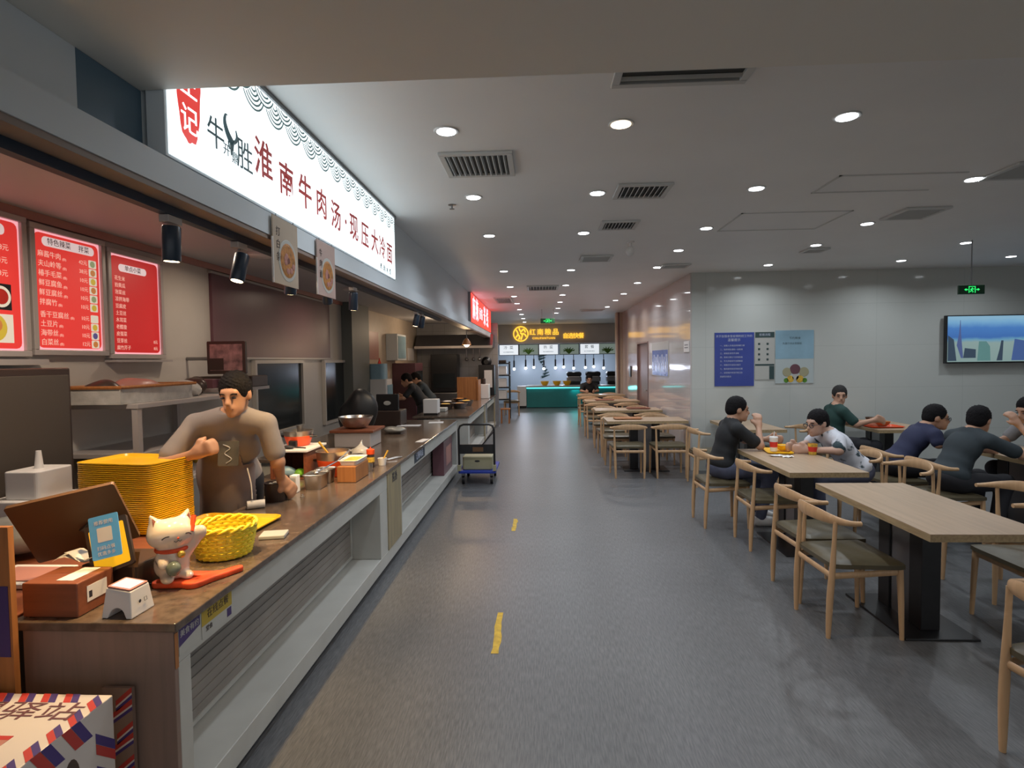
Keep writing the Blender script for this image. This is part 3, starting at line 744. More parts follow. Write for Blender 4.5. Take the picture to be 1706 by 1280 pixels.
MB().use('menupill').rbox(2.84, 3.22, 2.41, 2.475, 0, .001, .028, fr((X, 0, 0), (0, 1, 0), (0, 0, 1))).build('title_strip', None, a)
MB().use('menuink').text('招牌套餐', .048, FX(X + .002, 3.04, 2.442), extrude=.0004).build('title', None, a)
for i, (s, p) in enumerate((('牛肉汤', '18元'), ('烧饼', '4元'), ('冷面', '8元'))):
    MB().use('menucr').text(s, .05, FX(X + .001, 2.82, 2.34 - i * .075), align='LEFT', extrude=.0004).build('dish_name', None, a); MB().use('menucr').text(p, .042, FX(X + .001, 3.20, 2.34 - i * .075), extrude=.0004).build('dish_price', None, a)
m = MB(); T = fr((X, 0, 0), (0, 1, 0), (0, 0, 1))
m.use('dark').box(2.82, 3.245, 1.98, 2.13, 0, .001, T).use('mfw').lathe([(.062, 0), (.058, .001)], (3.18, 2.055, .0012), 24, T).lathe([(.062, 0), (.058, .001)], (3.04, 2.055, .0012), 24, T).use('red').lathe([(.045, 0), (.04, .001)], (3.18, 2.055, .0024), 20, T).build('dish_photo', None, a); m = MB()
m.use('mfw').box(2.82, 3.25, 1.79, 1.955, 0, .001, T).use('mf3').lathe([(.08, 0), (.07, .001)], (3.13, 1.875, .0012), 20, T).use('mf2').lathe([(.04, 0), (.03, .001)], (3.14, 1.89, .0024), 12, T)
m.build('dish_photo', None, a)
tag(MB().use('frame').box(-3.115, -3.03, 3.98, 4.62, 1.675, 1.692).build('wall_ledge'), 'thin pale metal ledge under the dimmer menu lightbox', 'ledge')
tag(MB().use('frame').box(-3.115, -3.03, 2.0, 3.42, 1.66, 1.695).build('wall_ledge'), 'metal ledge over the dark fridge under the left menu lightboxes', 'ledge')

t = thing('maroon_panel', 'long unlit maroon sign panel on the kitchen wall', 'sign', (-3.1, 6.85, 1.71))
MB().box(-3.118, -3.09, 5.33, 8.37, 1.72, 2.51).build('face', M['maroon'], t)
m = MB().use('frame').box(-3.118, -3.085, 5.31, 8.39, 1.70, 1.719).box(-3.118, -3.085, 5.31, 8.39, 2.511, 2.53); m.build('frame', None, t)
for y0, y1, z0, lb in ((6.12, 7.33, .86, 'nearer dark serving hatch in the kitchen wall under the maroon panel'), (8.12, 9.45, .80, 'further dark serving hatch in the kitchen wall')):
    t = thing('serving_hatch', lb, 'hatch', (-3.1, (y0 + y1) / 2, z0))
    MB().box(-3.118, -3.10, y0, y1, z0, 1.65).build('dark_glass', M['darkglass'], t)
    m = MB().use('kwall')
    for q in ((y0 - .04, y0, z0 - .04, 1.69), (y1, y1 + .04, z0 - .04, 1.69), (y0, y1, z0 - .04, z0), (y0, y1, 1.65, 1.69)): m.box(-3.118, -3.07, *q)
    m.build('frame', None, t)
tag(MB().use(mat('grey pillar', (.12, .13, .12), .5)).box(-3.118, -2.95, 8.95, 9.85, 0, 2.599).build('wall_pillar'), 'dark grey pillar at the end of the maroon panel', 'pillar')
# posters and notices in the beige corner
def flat(name, label, cat, y0, y1, z0, z1, mt, X=-3.112, th=.006, group=None):
    o = MB().use(mt).box(X - .004, X - .004 + th, y0, y1, z0, z1).build(name); return tag(o, label, cat, group)
flat('red_poster', 'tall faded red poster on the beige kitchen wall', 'poster', 10.35, 11.0, 1.70, 2.22, 'salmon')
t = thing('wall_cabinet', 'pale blue wall cabinet beside the faded red poster', 'cabinet', (-2.9, 11.9, 1.68))
MB().box(-3.118, -2.88, 11.55, 12.3, 1.68, 2.22).build('body', M['beam'], t, bevel=.01); MB().box(-2.879, -2.872, 11.6, 12.25, 1.72, 2.18).build('door', M['ltblue'], t)
for i, (y, s) in enumerate(((12.62, 'left'), (13.42, 'right'))): flat('notice_sheet', 'white notice sheet on the beige wall, %s of the pair' % s, 'notice', y, y + .68, 1.68, 1.97, 'paper', group='paired white notices')
flat('notice_sheet', 'small yellow notice above the white sheets', 'notice', 12.75, 13.1, 2.06, 2.18, 'mustard')
flat('notice_sheet', 'orange brown notice below the white sheets', 'notice', 13.3, 13.9, 1.30, 1.6, 'wood_or')
for i, y in enumerate((10.1, 10.85)):
    m = MB().use('red').prism([(0, .13), (.13, 0), (0, -.13), (-.13, 0)], 0, .004, FX(-3.115, y + .2, 1.60)); tag(m.build('red_diamond_card'), 'red diamond paper card, %s one under the faded poster' % ('nearer' if i == 0 else 'further'), 'decoration', 'red diamond cards')
t = thing('display_fridge', 'tall maroon drinks fridge with glass door near the workers', 'fridge', (-2.85, 12.4, 0))
MB().box(-3.118, -2.62, 12.0, 12.75, .02, 1.62).build('body', M['maroon'], t, bevel=.01)
MB().box(-2.619, -2.612, 12.06, 12.69, .2, 1.45).build('glass_door', M['darkglass'], t); MB().cyl((-2.60, 12.1, .8), (-2.60, 12.1, 1.3), .012).build('handle', M['steel'], t)
t = thing('water_dispenser', 'pale water machine with a blue front by the grey pillar', 'dispenser', (-2.85, 10.06, 0))
MB().rbox(-3.1, -2.66, 9.87, 10.25, .02, 1.35, .04).build('body', M['white'], t); MB().box(-2.659, -2.65, 9.90, 10.22, .95, 1.25).build('blue_front', M['ltblue'], t)
MB().rbox(-3.0, -2.72, 9.92, 10.2, 1.351, 1.62, .06).build('water_tank', M['ltblue'], t)

# dark fridge and rack at the left
t = thing('fridge', 'dark two door fridge below the left menu lightboxes', 'fridge', (-2.95, 2.6, 0))
MB().box(-3.118, -2.78, 1.9, 3.28, .03, 1.64).build('body', M['brown'], t, bevel=.008)
for y in (1.93, 2.61): MB().box(-2.779, -2.765, y, y + .64, .08, 1.60).build('door', M['fridged'], t, bevel=.004)
m = MB().cyl((-2.745, 2.64, .8), (-2.745, 2.64, 1.3), .01); m.build('handle', M['steel'], t)
t = thing('steel_rack', 'pale metal kitchen rack against the wall, loaded with bags', 'rack', (-2.85, 4.1, 0))
for x in (-3.08, -2.6):
    for y in (3.58, 4.72): MB().box(x - .02, x + .02, y - .02, y + .02, 0, 1.40).build('post', M['frame'], t)
for z in (1.37, 1.05, .80): MB().box(-3.105, -2.574, 3.554, 4.746, z, z + .031).build('shelf', M['frame'], t, bevel=.003)
tr = thing('long_tray', 'long orange tray of plastic bags on top of the kitchen rack', 'tray', (-2.85, 3.9, 1.40))
m = MB().use('cloud').box(-3.07, -2.64, 3.50, 4.25, 1.402, 1.415).use('wood_or'); m.tube([(-3.07, 3.50, 1.51), (-2.64, 3.50, 1.51), (-2.62, 4.25, 1.51), (-3.07, 4.25, 1.51)], .012, 6, closed=True)
m.use('cloud')
for q in ((-3.06, -3.055, 3.50, 4.25), (-2.65, -2.645, 3.50, 4.25), (-3.06, -2.65, 3.505, 3.51), (-3.06, -2.65, 4.24, 4.245)): m.box(*q, 1.415, 1.51)
m.build('tray_body', None, tr)
def bag(name, label, c, r, mt, seed, group=None, cat='bag', tie=False):
    rnd = random.Random(seed); P = []
    for i in range(7):
        P.append(('e', (c[0] + rnd.uniform(-.4, .4) * r[0], c[1] + rnd.uniform(-.4, .4) * r[1], c[2] + r[2] * rnd.uniform(.35, .9)), (r[0] * rnd.uniform(.45, .75), r[1] * rnd.uniform(.45, .75), r[2] * rnd.uniform(.3, .7))))
    if tie: P.append(('c', (c[0], c[1], c[2] + r[2]), (c[0] + .1 * r[0], c[1] + r[1] * .3, c[2] + r[2] * 1.8), r[2] * .25, r[2] * .08))
    zmin = c[2]
    V, Q = blob(P, max(.008, min(r) * .12), min(r) * .3)
    V[:, 2] = np.maximum(V[:, 2], zmin + .001)
    me = bpy.data.meshes.new(name); org = Vector((c[0], c[1], zmin)); me.from_pydata((V - np.array(org)).tolist(), [], Q.tolist()); me.materials.append(M[mt])
    me.polygons.foreach_set('use_smooth', [True] * len(me.polygons))
    o = bpy.data.objects.new(name, me); COL.objects.link(o); o.location = org; return tag(o, label, cat, group)
bag('plastic_bag', 'red and clear food bag lying in the orange tray', (-2.85, 3.95, 1.416), (.13, .18, .10), 'salmon', 3)
bag('plastic_bag', 'dark bag at the left end of the orange tray', (-2.86, 3.62, 1.416), (.10, .11, .10), 'brown', 5)
bag('plastic_bag', 'shiny clear bag at the right end of the orange tray', (-2.82, 4.42, 1.401), (.13, .12, .10), 'cloud', 8)
bag('plastic_bag', 'dark bundle on the rack beside the shiny bag', (-2.85, 4.62, 1.401), (.12, .07, .12), 'brown', 9)
t = thing('food_warmer', 'glass fronted food warmer with fried food on the rack shelf', 'food warmer', (-2.8, 4.2, .83))
m = MB().use('frame').box(-2.98, -2.61, 3.63, 4.66, .832, .85).box(-2.98, -2.61, 3.63, 4.66, 1.03, 1.045)
m.build('frame', None, t); MB().box(-2.965, -2.958, 3.64, 4.65, .85, 1.03).build('back_glass', M['darkglass'], t)
m = MB().use('foody')
for i in range(10): m.ball((-2.8 + random.uniform(-.1, .1), 3.75 + i * .09, .88), (.05, .05, .035), 10, None, 6)
m.build('fried_food', None, t, smooth=True)
t = thing('wall_monitor', 'small square screen with a pinkish food picture beside the menus', 'monitor', (-2.68, 4.8, 1.56))
MB().rbox(-2.845, -2.51, 1.565, 1.845, 0, .03, .01, fr((0, 4.83, 0), (1, 0, 0), (0, 0, 1))).build('casing', M['brown'], t)
m = MB().use(mat('screen food photo', (.32, .17, .16), .3, noise=.8, nscale=14, emit=.05)).box(-2.82, -2.535, 1.595, 1.82, 0, .002, fr((0, 4.799, 0), (1, 0, 0), (0, 0, 1))); m.build('picture', None, t)
MB().use('brown').box(-2.835, -2.70, 1.60, 1.70, 0, .004, fr((0, 4.797, 0), (1, 0, 0), (0, 0, 1))).build('dark_label', None, t)
MB().tube([(-2.68, 4.84, 1.7), (-2.68, 4.95, 1.7), (-3.12, 4.95, 1.7)], .015).build('wall_arm', M['steeldk'], t)
for i, (x, y, w, d, h, mt, lb) in enumerate(((-2.86, 5.25, .5, .3, .1, 'brown', 'dark appliance stack on the wall shelf right of the screen'), (-2.95, 4.95, .2, .14, .08, 'maroon', 'small dark red box beside the small screen'))):
    t = MB().use(mt).box(x - w / 2, x + w / 2, y - d / 2, y + d / 2, 1.44, 1.44 + h).build('appliance_box', bevel=.006); tag(t, lb, 'box')
tag(MB().use('frame').box(-3.115, -2.62, 4.80, 5.45, 1.41, 1.439).build('wall_shelf'), 'pale metal wall shelf just behind the cook', 'shelf')

# things on the back table at the left
t = thing('white_machine', 'white boxy drinks machine on the side table behind the trays', 'machine', (-2.5, 2.9, .8))
m = MB().use('white').rbox(-2.73, -2.45, 2.66, 2.95, .797, .99, .03).rbox(-2.66, -2.48, 2.70, 2.92, .99, 1.13, .02); m.build('body', None, t, bevel=.006)
MB().cyl((-2.57, 2.81, 1.13), (-2.57, 2.81, 1.22), .02, .012).build('spout', M['white'], t)
bag('plastic_bag', 'crumpled grey plastic bag at the left picture edge', (-2.35, 2.45, .796), (.20, .16, .13), 'greybag', 21)
bag('plastic_bag', 'pale clear plastic bag lying behind the cash register screen', (-2.15, 2.62, .796), (.15, .16, .10), 'cloud', 22)
t = thing('cutting_board', 'pale tray with papers at the left picture edge', 'tray', (-2.1, 2.2, .8))
MB().box(-2.22, -1.95, 2.08, 2.30, .797, .815).build('board', M['white'], t, bevel=.003); MB().box(-2.18, -1.99, 2.11, 2.26, .8155, .82).build('paper_sheet', M['salmon'], t)

# ================================================================== TRACK LIGHTS
t = thing('track_rail', 'long black lighting rail under the pale beam', 'track rail', (-1.32, 6, 2.18))
MB().box(-1.338, -1.302, .2, 7.6, 2.183, 2.214).build('rail', M['navy'], t)
def track_spot(x, y, z, label, tilt, aim, power=0, r=.031, h=.125):
    t = thing('track_spotlight', label, 'spotlight', (x, y, z), group='cylinder spotlights on the rail')
    d = Vector(aim).normalized(); p = Vector((x, y, z))
    MB().box(x - .018, x + .018, y - .04, y + .04, 2.155, 2.182).build('track_adapter', M['frame'], t, bevel=.003)
    MB().tube([(x, y, 2.157), (x, y, z + h / 2 + .012)], .006, 8).build('stem', M['steeldk'], t)
    a = p - d * h / 2; c = p + d * h / 2; power *= 2.6
    MB().tube([a, a + d * .006, c - d * .002, c], [r * .9, r, r, r * .96], 20).build('can', M['navy'], t, smooth=True)
    if power:
        MB().tube([c - d * .001, c + d * .001], r * .8, 16).build('lens', M['warmbulb'], t)
        lamp('SPOT', 'track_lamp', c + d * .006, power, (1, .66, .30), .02, aim=c + d, spot=85, blend=.7)
track_spot(-1.32, 2.03, 2.085, 'blue black cylinder spotlight nearest the camera', 0, (-.06, .04, -1), 26)
track_spot(-1.32, 2.50, 2.075, 'blue black cylinder spotlight second along the rail', 0, (-.12, -.22, -1), 26)
track_spot(-1.32, 3.02, 2.08, 'cylinder spotlight half hidden by the first hanging banner', 0, (-.15, .22, -1), 16)
track_spot(-1.32, 3.55, 2.08, 'cylinder spotlight hidden behind the second hanging banner', 0, (-.2, .5, -1), 20)
track_spot(-1.32, 4.05, 2.085, 'open cylinder spotlight beyond the two hanging banners', 0, (-.1, .2, -1), 22)
track_spot(-1.32, 6.13, 2.09, 'dark spotlight, first of the far pair on the rail', 0, (-.2, .0, -1), 8)
track_spot(-1.32, 6.42, 2.09, 'dark spotlight, second of the far pair on the rail', 0, (-.2, .2, -1), 0)
t = thing('pendant_spotlight', 'glowing warm spotlight above the second counter', 'spotlight', (-1.36, 10.66, 1.96))
MB().tube([(-1.36, 10.66, 2.6), (-1.36, 10.66, 2.07)], .008).build('stem', M['steeldk'], t)
MB().lathe([(.02, .12), (.07, .06), (.085, 0)], (-1.36, 10.66, 1.95), 20).build('shade', M['wood_or'], t, smooth=True)
MB().ball((-1.36, 10.66, 1.965), .055).build('bulb', M['warmbulb'], t, smooth=True)
lamp('POINT', 'pendant_lamp', (-1.36, 10.66, 1.88), 14, (1, .68, .38), .05)
lamp('SPOT', 'food_lamp', (-1.6, 11.3, 2.3), 30, (1, .68, .36), .05, aim=(-1.5, 11.2, .8), spot=80)
lamp('POINT', 'kitchen_fill_light', (-2.2, 12.5, 2.3), 16, (1, .74, .5), .1)
for k, (x, y, p) in enumerate(((-2.35, 1.2, 12), (-2.15, 2.7, 19), (-2.4, 4.9, 7), (-2.4, 7.3, 6))):       # fill lamps added under the kitchen ceiling to brighten the stall
    t = thing('kitchen_fill_lamp', 'added flat round fill lamp under the kitchen ceiling, %s from the front' % ORD[k], 'ceiling light', (x, y, 2.60), group='added kitchen fill lamps')
    MB().lathe([(.10, 0), (.105, -.02), (.09, -.03)], (x, y, 2.599), 24).build('body', M['white'], t, smooth=True)
    lamp('AREA', 'kitchen_fill_light', (x, y, 2.56), p, (1, .80, .62), .16, spread=170)

# ---- two hanging card banners under the white sign
def banner(y0, y1, z0, z1, chars, mt, label):
    t = thing('hanging_banner', label, 'banner', (-1.195, (y0 + y1) / 2, z0), group='food banners hung from the beam')
    X = -1.205; MB().box(X - .006, X, y0, y1, z0, z1).build('card', mt, t)
    MB().box(X - .0065, X + .001, y0 - .006, y0, z0, z1 - .1).build('side_edge', M['paper'], t)
    m = MB().use('brown')
    for i, c in enumerate(chars): m.text(c, .045, FX(X + .001, y0 + .05, z1 - .07 - i * .058), extrude=.0004)
    m.build('lettering', None, t)
    m = MB(); T = fr((X + .0008, 0, 0), (0, 1, 0), (0, 0, 1)); cy, cz = y0 + (y1 - y0) * .56, z0 + .12
    m.use('label').lathe([(.10, 0), (.096, .0006)], (cy, cz, 0), 24, T).use('food').lathe([(.082, 0), (.07, .002)], (cy, cz, .0008), 20, T)
    m.use('salmon')
    for k in range(9): m.ball((cy + .06 * math.cos(k * 2.3) * (k % 3) / 2, cz + .05 * math.sin(k * 2.3) * (k % 3) / 2, .003), (.02, .016, .002), 8, T, 5)
    m.build('food_picture', None, t)
    for y in (y0 + .04, y1 - .04): MB().tube([(X - .003, y, z1), (X - .003, y, z1 + .012)], .002, 6).build('hanging_cord', M['steeldk'], t)
bm1 = mat('tan banner card', (.46, .37, .28), .5, noise=.1, nscale=6); bm2 = mat('pink tan banner card', (.47, .34, .30), .5, noise=.1, nscale=6)
banner(2.585, 2.85, 2.02, 2.328, '打白条', bm1, 'tan hanging banner with a noodle bowl picture, nearer the camera')
banner(3.105, 3.375, 2.025, 2.325, '牛肉面', bm2, 'pinkish hanging banner with a soup bowl picture, further one')

# ================================================================== THINGS ON THE NEAR COUNTER
def tray_mesh(w=.46, d=.32, r=.05, h=.019):
    m = MB().use('yel'); L = [(0, h - .006), (0, h), (.008, h), (.022, .004)]; U = [(0, h - .006), (.012, h - .006), (.028, 0)]
    def loop(i, z): return [(p[0], p[1], z) for p in rrect(-w / 2 + i, w / 2 - i, -d / 2 + i, d / 2 - i, max(.006, r - i), 4)]
    for P, rev in ((L, 0), (U, 1)):
        v = []; f = []; n = 20
        for i, z in P: v += loop(i, z)
        for a in range(len(P) - 1):
            for k in range(n):
                q = (a * n + k, a * n + (k + 1) % n, (a + 1) * n + (k + 1) % n, (a + 1) * n + k); f.append(q if not rev else tuple(reversed(q)))
        last = tuple((len(P) - 1) * n + k for k in range(n)); f.append(last if not rev else tuple(reversed(last)))
        m.add(v, f)
    return m
tm = tray_mesh().build('serving_tray', None, None, local=True, smooth=30)
ORDT = ['topmost', 'second', 'third', 'fourth', 'fifth', 'sixth', 'seventh', 'eighth', 'ninth', 'tenth', 'eleventh', 'twelfth', 'thirteenth', 'fourteenth', 'fifteenth', 'sixteenth', 'seventeenth', 'eighteenth', 'nineteenth', 'twentieth', 'twenty first', 'twenty second', 'twenty third', 'twenty fourth', 'twenty fifth', 'twenty sixth', 'twenty seventh', 'twenty eighth', 'twenty ninth', 'thirtieth', 'thirty first', 'thirty second', 'thirty third', 'lowest']
NT = 34
for i in range(NT):
    o = tm if i == 0 else tm.copy()
    if i: COL.objects.link(o)
    k = NT - 1 - i
    o.location = (-2.135 + random.uniform(-.0012, .0012), 2.925 + random.uniform(-.0012, .0012), .7955 + k * .0104)
    o.rotation_euler = (0, 0, R(-9 + random.uniform(-.25, .25)))
    tag(o, ('yellow plastic serving tray, topmost of the tall stack' if i == 0 else 'yellow plastic serving tray, lowest of the tall stack' if i == NT - 1 else 'yellow plastic serving tray, %s from the top of the tall stack' % ORDT[i]), 'tray', 'stacked yellow serving trays')
o = tm.copy(); COL.objects.link(o); o.location = (-1.655, 2.93, .802); o.rotation_euler = (0, 0, R(-4)); tag(o, 'single yellow serving tray lying flat behind the woven basket', 'tray')

# woven basket
c = (-1.415, 2.47, .801)
t = thing('woven_basket', 'round bright yellow woven plastic basket', 'basket', c)
m = MB().use('basket')
for j in range(8):
    z = .012 + j * .0155; rr = .098 + .032 * (z / .13) ** .7
    m.tube([(c[0] + (rr + .0045 * (1 if (k + j) % 2 else -1)) * math.cos(2 * PI * k / 44), c[1] + (rr + .0045 * (1 if (k + j) % 2 else -1)) * math.sin(2 * PI * k / 44), c[2] + z) for k in range(44)], .0072, 6, closed=True)
m.build('weave', None, t, smooth=60)
m = MB().use('basket')
for k in range(22):
    a = 2 * PI * (k + .5) / 22; m.tube([(c[0] + rr2 * math.cos(a), c[1] + rr2 * math.sin(a), c[2] + z) for rr2, z in ((.096, .004), (.112, .04), (.124, .09), (.131, .135))], .0035, 5)
m.build('stakes', None, t)
m = MB().use('basket')
for ph in (0, PI):
    m.tube([(c[0] + (.131 + .006 * math.cos(9 * w + ph)) * math.cos(w), c[1] + (.131 + .006 * math.cos(9 * w + ph)) * math.sin(w), c[2] + .137 + .009 * math.sin(9 * w + ph)) for w in [2 * PI * k / 72 for k in range(72)]], .007, 6, closed=True)
m.build('braided_rim', None, t, smooth=60)
MB().lathe([(.097, .002), (.097, .008)], c, 28).build('base', M['basket'], t)

# beckoning cat figurine
cx, cy, cz = -1.435, 2.14, .822
t = thing('cat_figurine', 'cream ceramic lucky cat figurine with a raised paw and closed smiling eyes', 'figurine', (cx, cy, cz))
az = R(-38); fwd = Vector((math.cos(az), math.sin(az), 0)); lf = Vector((-math.sin(az), math.cos(az), 0)); up = Vector((0, 0, 1)); cc = Vector((cx, cy, cz))
def L3(f, l, u): return tuple(cc + fwd * f + lf * l + up * u)
Q = [[fwd.x, lf.x, 0], [fwd.y, lf.y, 0], [0, 0, 1]]
P = [('e', L3(-.005, 0, .055), (.058, .062, .062), Q), ('e', L3(0, 0, .175), (.068, .085, .060), Q), ('c', L3(0, 0, .09), L3(0, 0, .13), .05, .045),
     ('c', L3(.02, .05, .10), L3(.035, .088, .155), .020, .018), ('e', L3(.04, .092, .172), (.022, .021, .023), Q),
     ('c', L3(.02, -.045, .095), L3(.055, -.05, .075), .018, .017), ('e', L3(.045, .035, .015), (.032, .022, .017), Q), ('e', L3(.045, -.035, .015), (.032, .022, .017), Q),
     ('c', L3(-.01, .05, .215), L3(-.012, .066, .253), .026, .006), ('c', L3(-.01, -.05, .215), L3(-.012, -.066, .253), .026, .006)]
blob_obj('body', 'cream', t, P, .005, .02)
for s in (1, -1):
    MB().use('earpink').add([L3(.017, s * .036, .215), L3(.017, s * .066, .213), L3(.0, s * .065, .247)], [(0, 1, 2), (2, 1, 0)]).build('ear_lining', None, t)
    MB().tube([L3(.066 - .004 * abs(k), s * .034 + .017 * k / 3, .182 - .0035 * (k / 3) ** 2 * 3) for k in range(-3, 4)], .0022, 5).build('eye', M['ink'], t)
MB().ball(L3(.070, 0, .170), .004, 8, None, 6).build('nose', M['orange'], t)
MB().tube([L3(.066, -.014, .160), L3(.069, -.007, .156), L3(.070, 0, .162), L3(.069, .007, .156), L3(.066, .014, .160)], .0014, 5).build('mouth', M['ink'], t)
MB().tube([L3(.052 * math.cos(a), .052 * math.sin(a), .118) for a in [2 * PI * k / 24 for k in range(24)]], .0085, 8, closed=True).build('collar', M['orange_fab'], t, smooth=True)
MB().ball(L3(.066, .01, .105), .0145, 14).build('bell', M['gold'], t, smooth=True)
MB().ball(L3(.072, -.02, .058), (.026, .026, .028), 16).build('green_ball', M['greyteal'], t, smooth=True)
MB().tube([L3(.05, .055, .18), L3(.02, .075, .232)], [.008, .010], 8).build('red_plaque', M['orange'], t)
o = MB().use('orange_fab'); pts = []
m_ = [('c', (cx - .03, cy - .03, .812), (cx + .10, cy - .02, .812), .030, .028), ('c', (cx + .10, cy - .03, .811), (cx + .19, cy + .13, .812), .026, .020), ('c', (cx - .02, cy + .05, .812), (cx + .12, cy + .06, .812), .03, .02)]
cu = blob_obj('red_cushion', 'orange_fab', None, m_, .006, .03)
me = cu.data
for v in me.vertices: v.co.z = max(.8012, v.co.z * 1.0 if v.co.z < .822 else .822 + (v.co.z - .822) * .1)
tag(cu, 'crumpled orange red cushion under the cat figurine', 'cushion')
tag(MB().use('posback').box(-.018, .018, -.001, .001, 0, .055, Matrix.Translation((-1.52, 2.04, .90)) @ Matrix.Rotation(R(-15), 4, 'X')).use('posback').box(-.004, .004, -.002, .002, -.1, .0, Matrix.Translation((-1.52, 2.042, .90))).build('card_stand'), 'small brown card on a stem left of the cat figurine', 'card')

# scanner box
sx, sy = -1.425, 1.885; Tz = Matrix.Translation((sx, sy, .801)) @ Matrix.Rotation(R(-3), 4, 'Z')
t = thing('payment_scanner', 'white payment scanner box with a glowing tilted window', 'scanner', (sx, sy, .801))
prof = [(-.055, 0), (-.034, 0)] + [(.03 * math.cos(a), .034 * math.sin(a)) for a in [PI - PI * k / 10 for k in range(11)]][1:-1] + [(.034, 0), (.055, 0), (.044, .088), (-.044, .10)]
m = MB().use('white')
n = len(prof); v = []
for yy, s, zt in ((-.055, 1, 1), (.055, .96, 1)):
    v += [(p[0] * s, yy + (p[1] * .12 if yy < 0 else -p[1] * .12), p[1] * zt) for p in prof]
f = [tuple(range(n)), tuple(reversed(range(n, 2 * n)))] + [(i, n + i, n + (i + 1) % n, (i + 1) % n) for i in range(n)]
m.add(v, f, Tz).build('casing', None, t, bevel=.003)
Tt = Tz @ Matrix.Translation((0, 0, .0955)) @ Matrix.Rotation(R(7.8), 4, 'Y')
MB().use('salmon').rbox(-.042, .042, -.042, .042, -.001, .004, .006, Tt).build('window_frame', None, t); MB().use('scr').box(-.034, .034, -.034, .034, .004, .005, Tt).build('window_glass', None, t)
m = MB().use('ink').ball((.0525, -.012, .045), (.001, .006, .006), 8, Tz, 6).tube([(.0528, .008, .038), (.0528, .02, .038), (.0518, .02, .05), (.0518, .008, .05)], .001, 4, Tz, closed=True); m.build('side_icons', None, t)
# cash box
t = thing('cash_box', 'dark red brown box with a white label, beside the payment scanner', 'box', (-1.66, 1.9, .801))
MB().box(-1.76, -1.565, 1.835, 2.0, .801, .918).build('body', M['woodbox'], t, bevel=.004)
MB().use('paper').box(0, .09, 0, .055, 0, .001, FX(-1.5645, 1.875, .838)).use('ink').box(.008, .022, .012, .035, .001, .0013, FX(-1.5645, 1.875, .838)).build('white_label', None, t)
MB().use('paper').box(-1.66, -1.60, 1.86, 1.985, .9185, .9195).build('paper_slip', None, t)
# cash register
t = thing('cash_register', 'brown cash register with its large screen leaning away and a small customer display', 'cash register', (-1.68, 2.15, .801))
MB().prism([(-1.74, 2.06), (-1.52, 2.06), (-1.50, 2.26), (-1.74, 2.26)], .801, .90).build('base', M['brown'], t, bevel=.008)
MB().tube([(-1.68, 2.2, .89), (-1.72, 2.2, .96), (-1.78, 2.13, 1.03)], .022, 10).build('neck', M['brown'], t)
T = fr((-1.80, 2.12, 1.045), (.88, .36, .18), Vector((.30, -.32, .8)) - Vector((.88, .36, .18)).normalized() * Vector((.30, -.32, .8)).dot(Vector((.88, .36, .18)).normalized()))
sc = MB().use('posback').rbox(-.175, .175, -.145, .145, -.008, .008, .008, T).build('main_screen', None, t)
MB().use('dark').rbox(-.165, .165, -.135, .135, -.0095, -.0082, .006, T).build('screen_glass', None, sc)
x = Vector((.93, .22, .33)).normalized(); y = Vector((-.33, .30, .88)); y = (y - x * y.dot(x)).normalized()
T = fr((-1.60, 2.03, .985), x, y)
cd = MB().use('brown').rbox(-.075, .075, -.095, .095, -.012, 0, .010, T).build('customer_display', None, t)
MB().use('yscreen').rbox(-.062, .062, -.082, .075, 0, .0012, .006, T).build('yellow_screen', None, cd)
MB().tube([(-1.62, 2.06, .98), (-1.62, 2.12, .90)], .02, 10).build('display_arm', M['brown'], t)
T2 = fr((-1.595, 2.012, 1.025), (.96, .16, .22), Vector((-.20, .22, .95)) - Vector((.96, .16, .22)).normalized() * Vector((-.20, .22, .95)).dot(Vector((.96, .16, .22)).normalized()))
bc = thing('payment_card', 'sky blue standing card with pale print in front of the yellow screen', 'card', tuple(T2.translation))
MB().use('bluecard').rbox(-.052, .052, -.078, .078, .006, .008, .006, T2).build('card', None, bc)
m = MB().use('paper').text('推荐使用', .017, T2 @ Matrix.Translation((0, .052, .009)), extrude=.0003).text('扫码点餐', .016, T2 @ Matrix.Translation((0, -.04, .009)), extrude=.0003).text('优惠多多', .016, T2 @ Matrix.Translation((0, -.06, .009)), extrude=.0003).rbox(-.026, .026, -.018, .034, .0085, .009, .004, T2)
m.build('pale_print', None, bc)
for k, (px_, py_, a, z) in enumerate(((-1.74, 2.035, 20, .80), (-1.70, 2.03, -15, .925))):
    m = MB().use('paper'); T = Matrix.Translation((px_ + .0, py_ , .921 if k else .921)) @ Matrix.Rotation(R(a), 4, 'Z')
    m.tube([(-.05, 0, .0), (-.02, .0, .02), (.02, 0, .028), (.05, 0, .012)], [(.001, .0008)] * 4, 4, T) if False else None
    v = []; 
    for i in range(7):
        for s in (-.03, .03): v.append((-.06 + .02 * i, s, .014 * math.sin(i * .9 + k) + .016 + .012 * k))
    m.add(v, [(2 * i, 2 * i + 2, 2 * i + 3, 2 * i + 1) for i in range(6)], T)
    tag(m.build('receipt_paper'), ['curled white receipt paper behind the dark red box', 'upper curled white receipt paper under the screen'][k], 'paper')
# standee at left edge
t = thing('standing_banner', 'orange and purple standing banner cut by the left edge', 'banner', (-1.86, 1.70, 0))
MB().use('wood_or').box(-2.05, -1.697, 1.73, 1.75, .05, 1.14).use('purple').box(-2.05, -1.705, 1.728, 1.7295, .72, .95).build('print', None, t)
MB().box(-2.05, -1.70, 1.72, 1.79, 0, .05).build('foot', M['steeldk'], t)

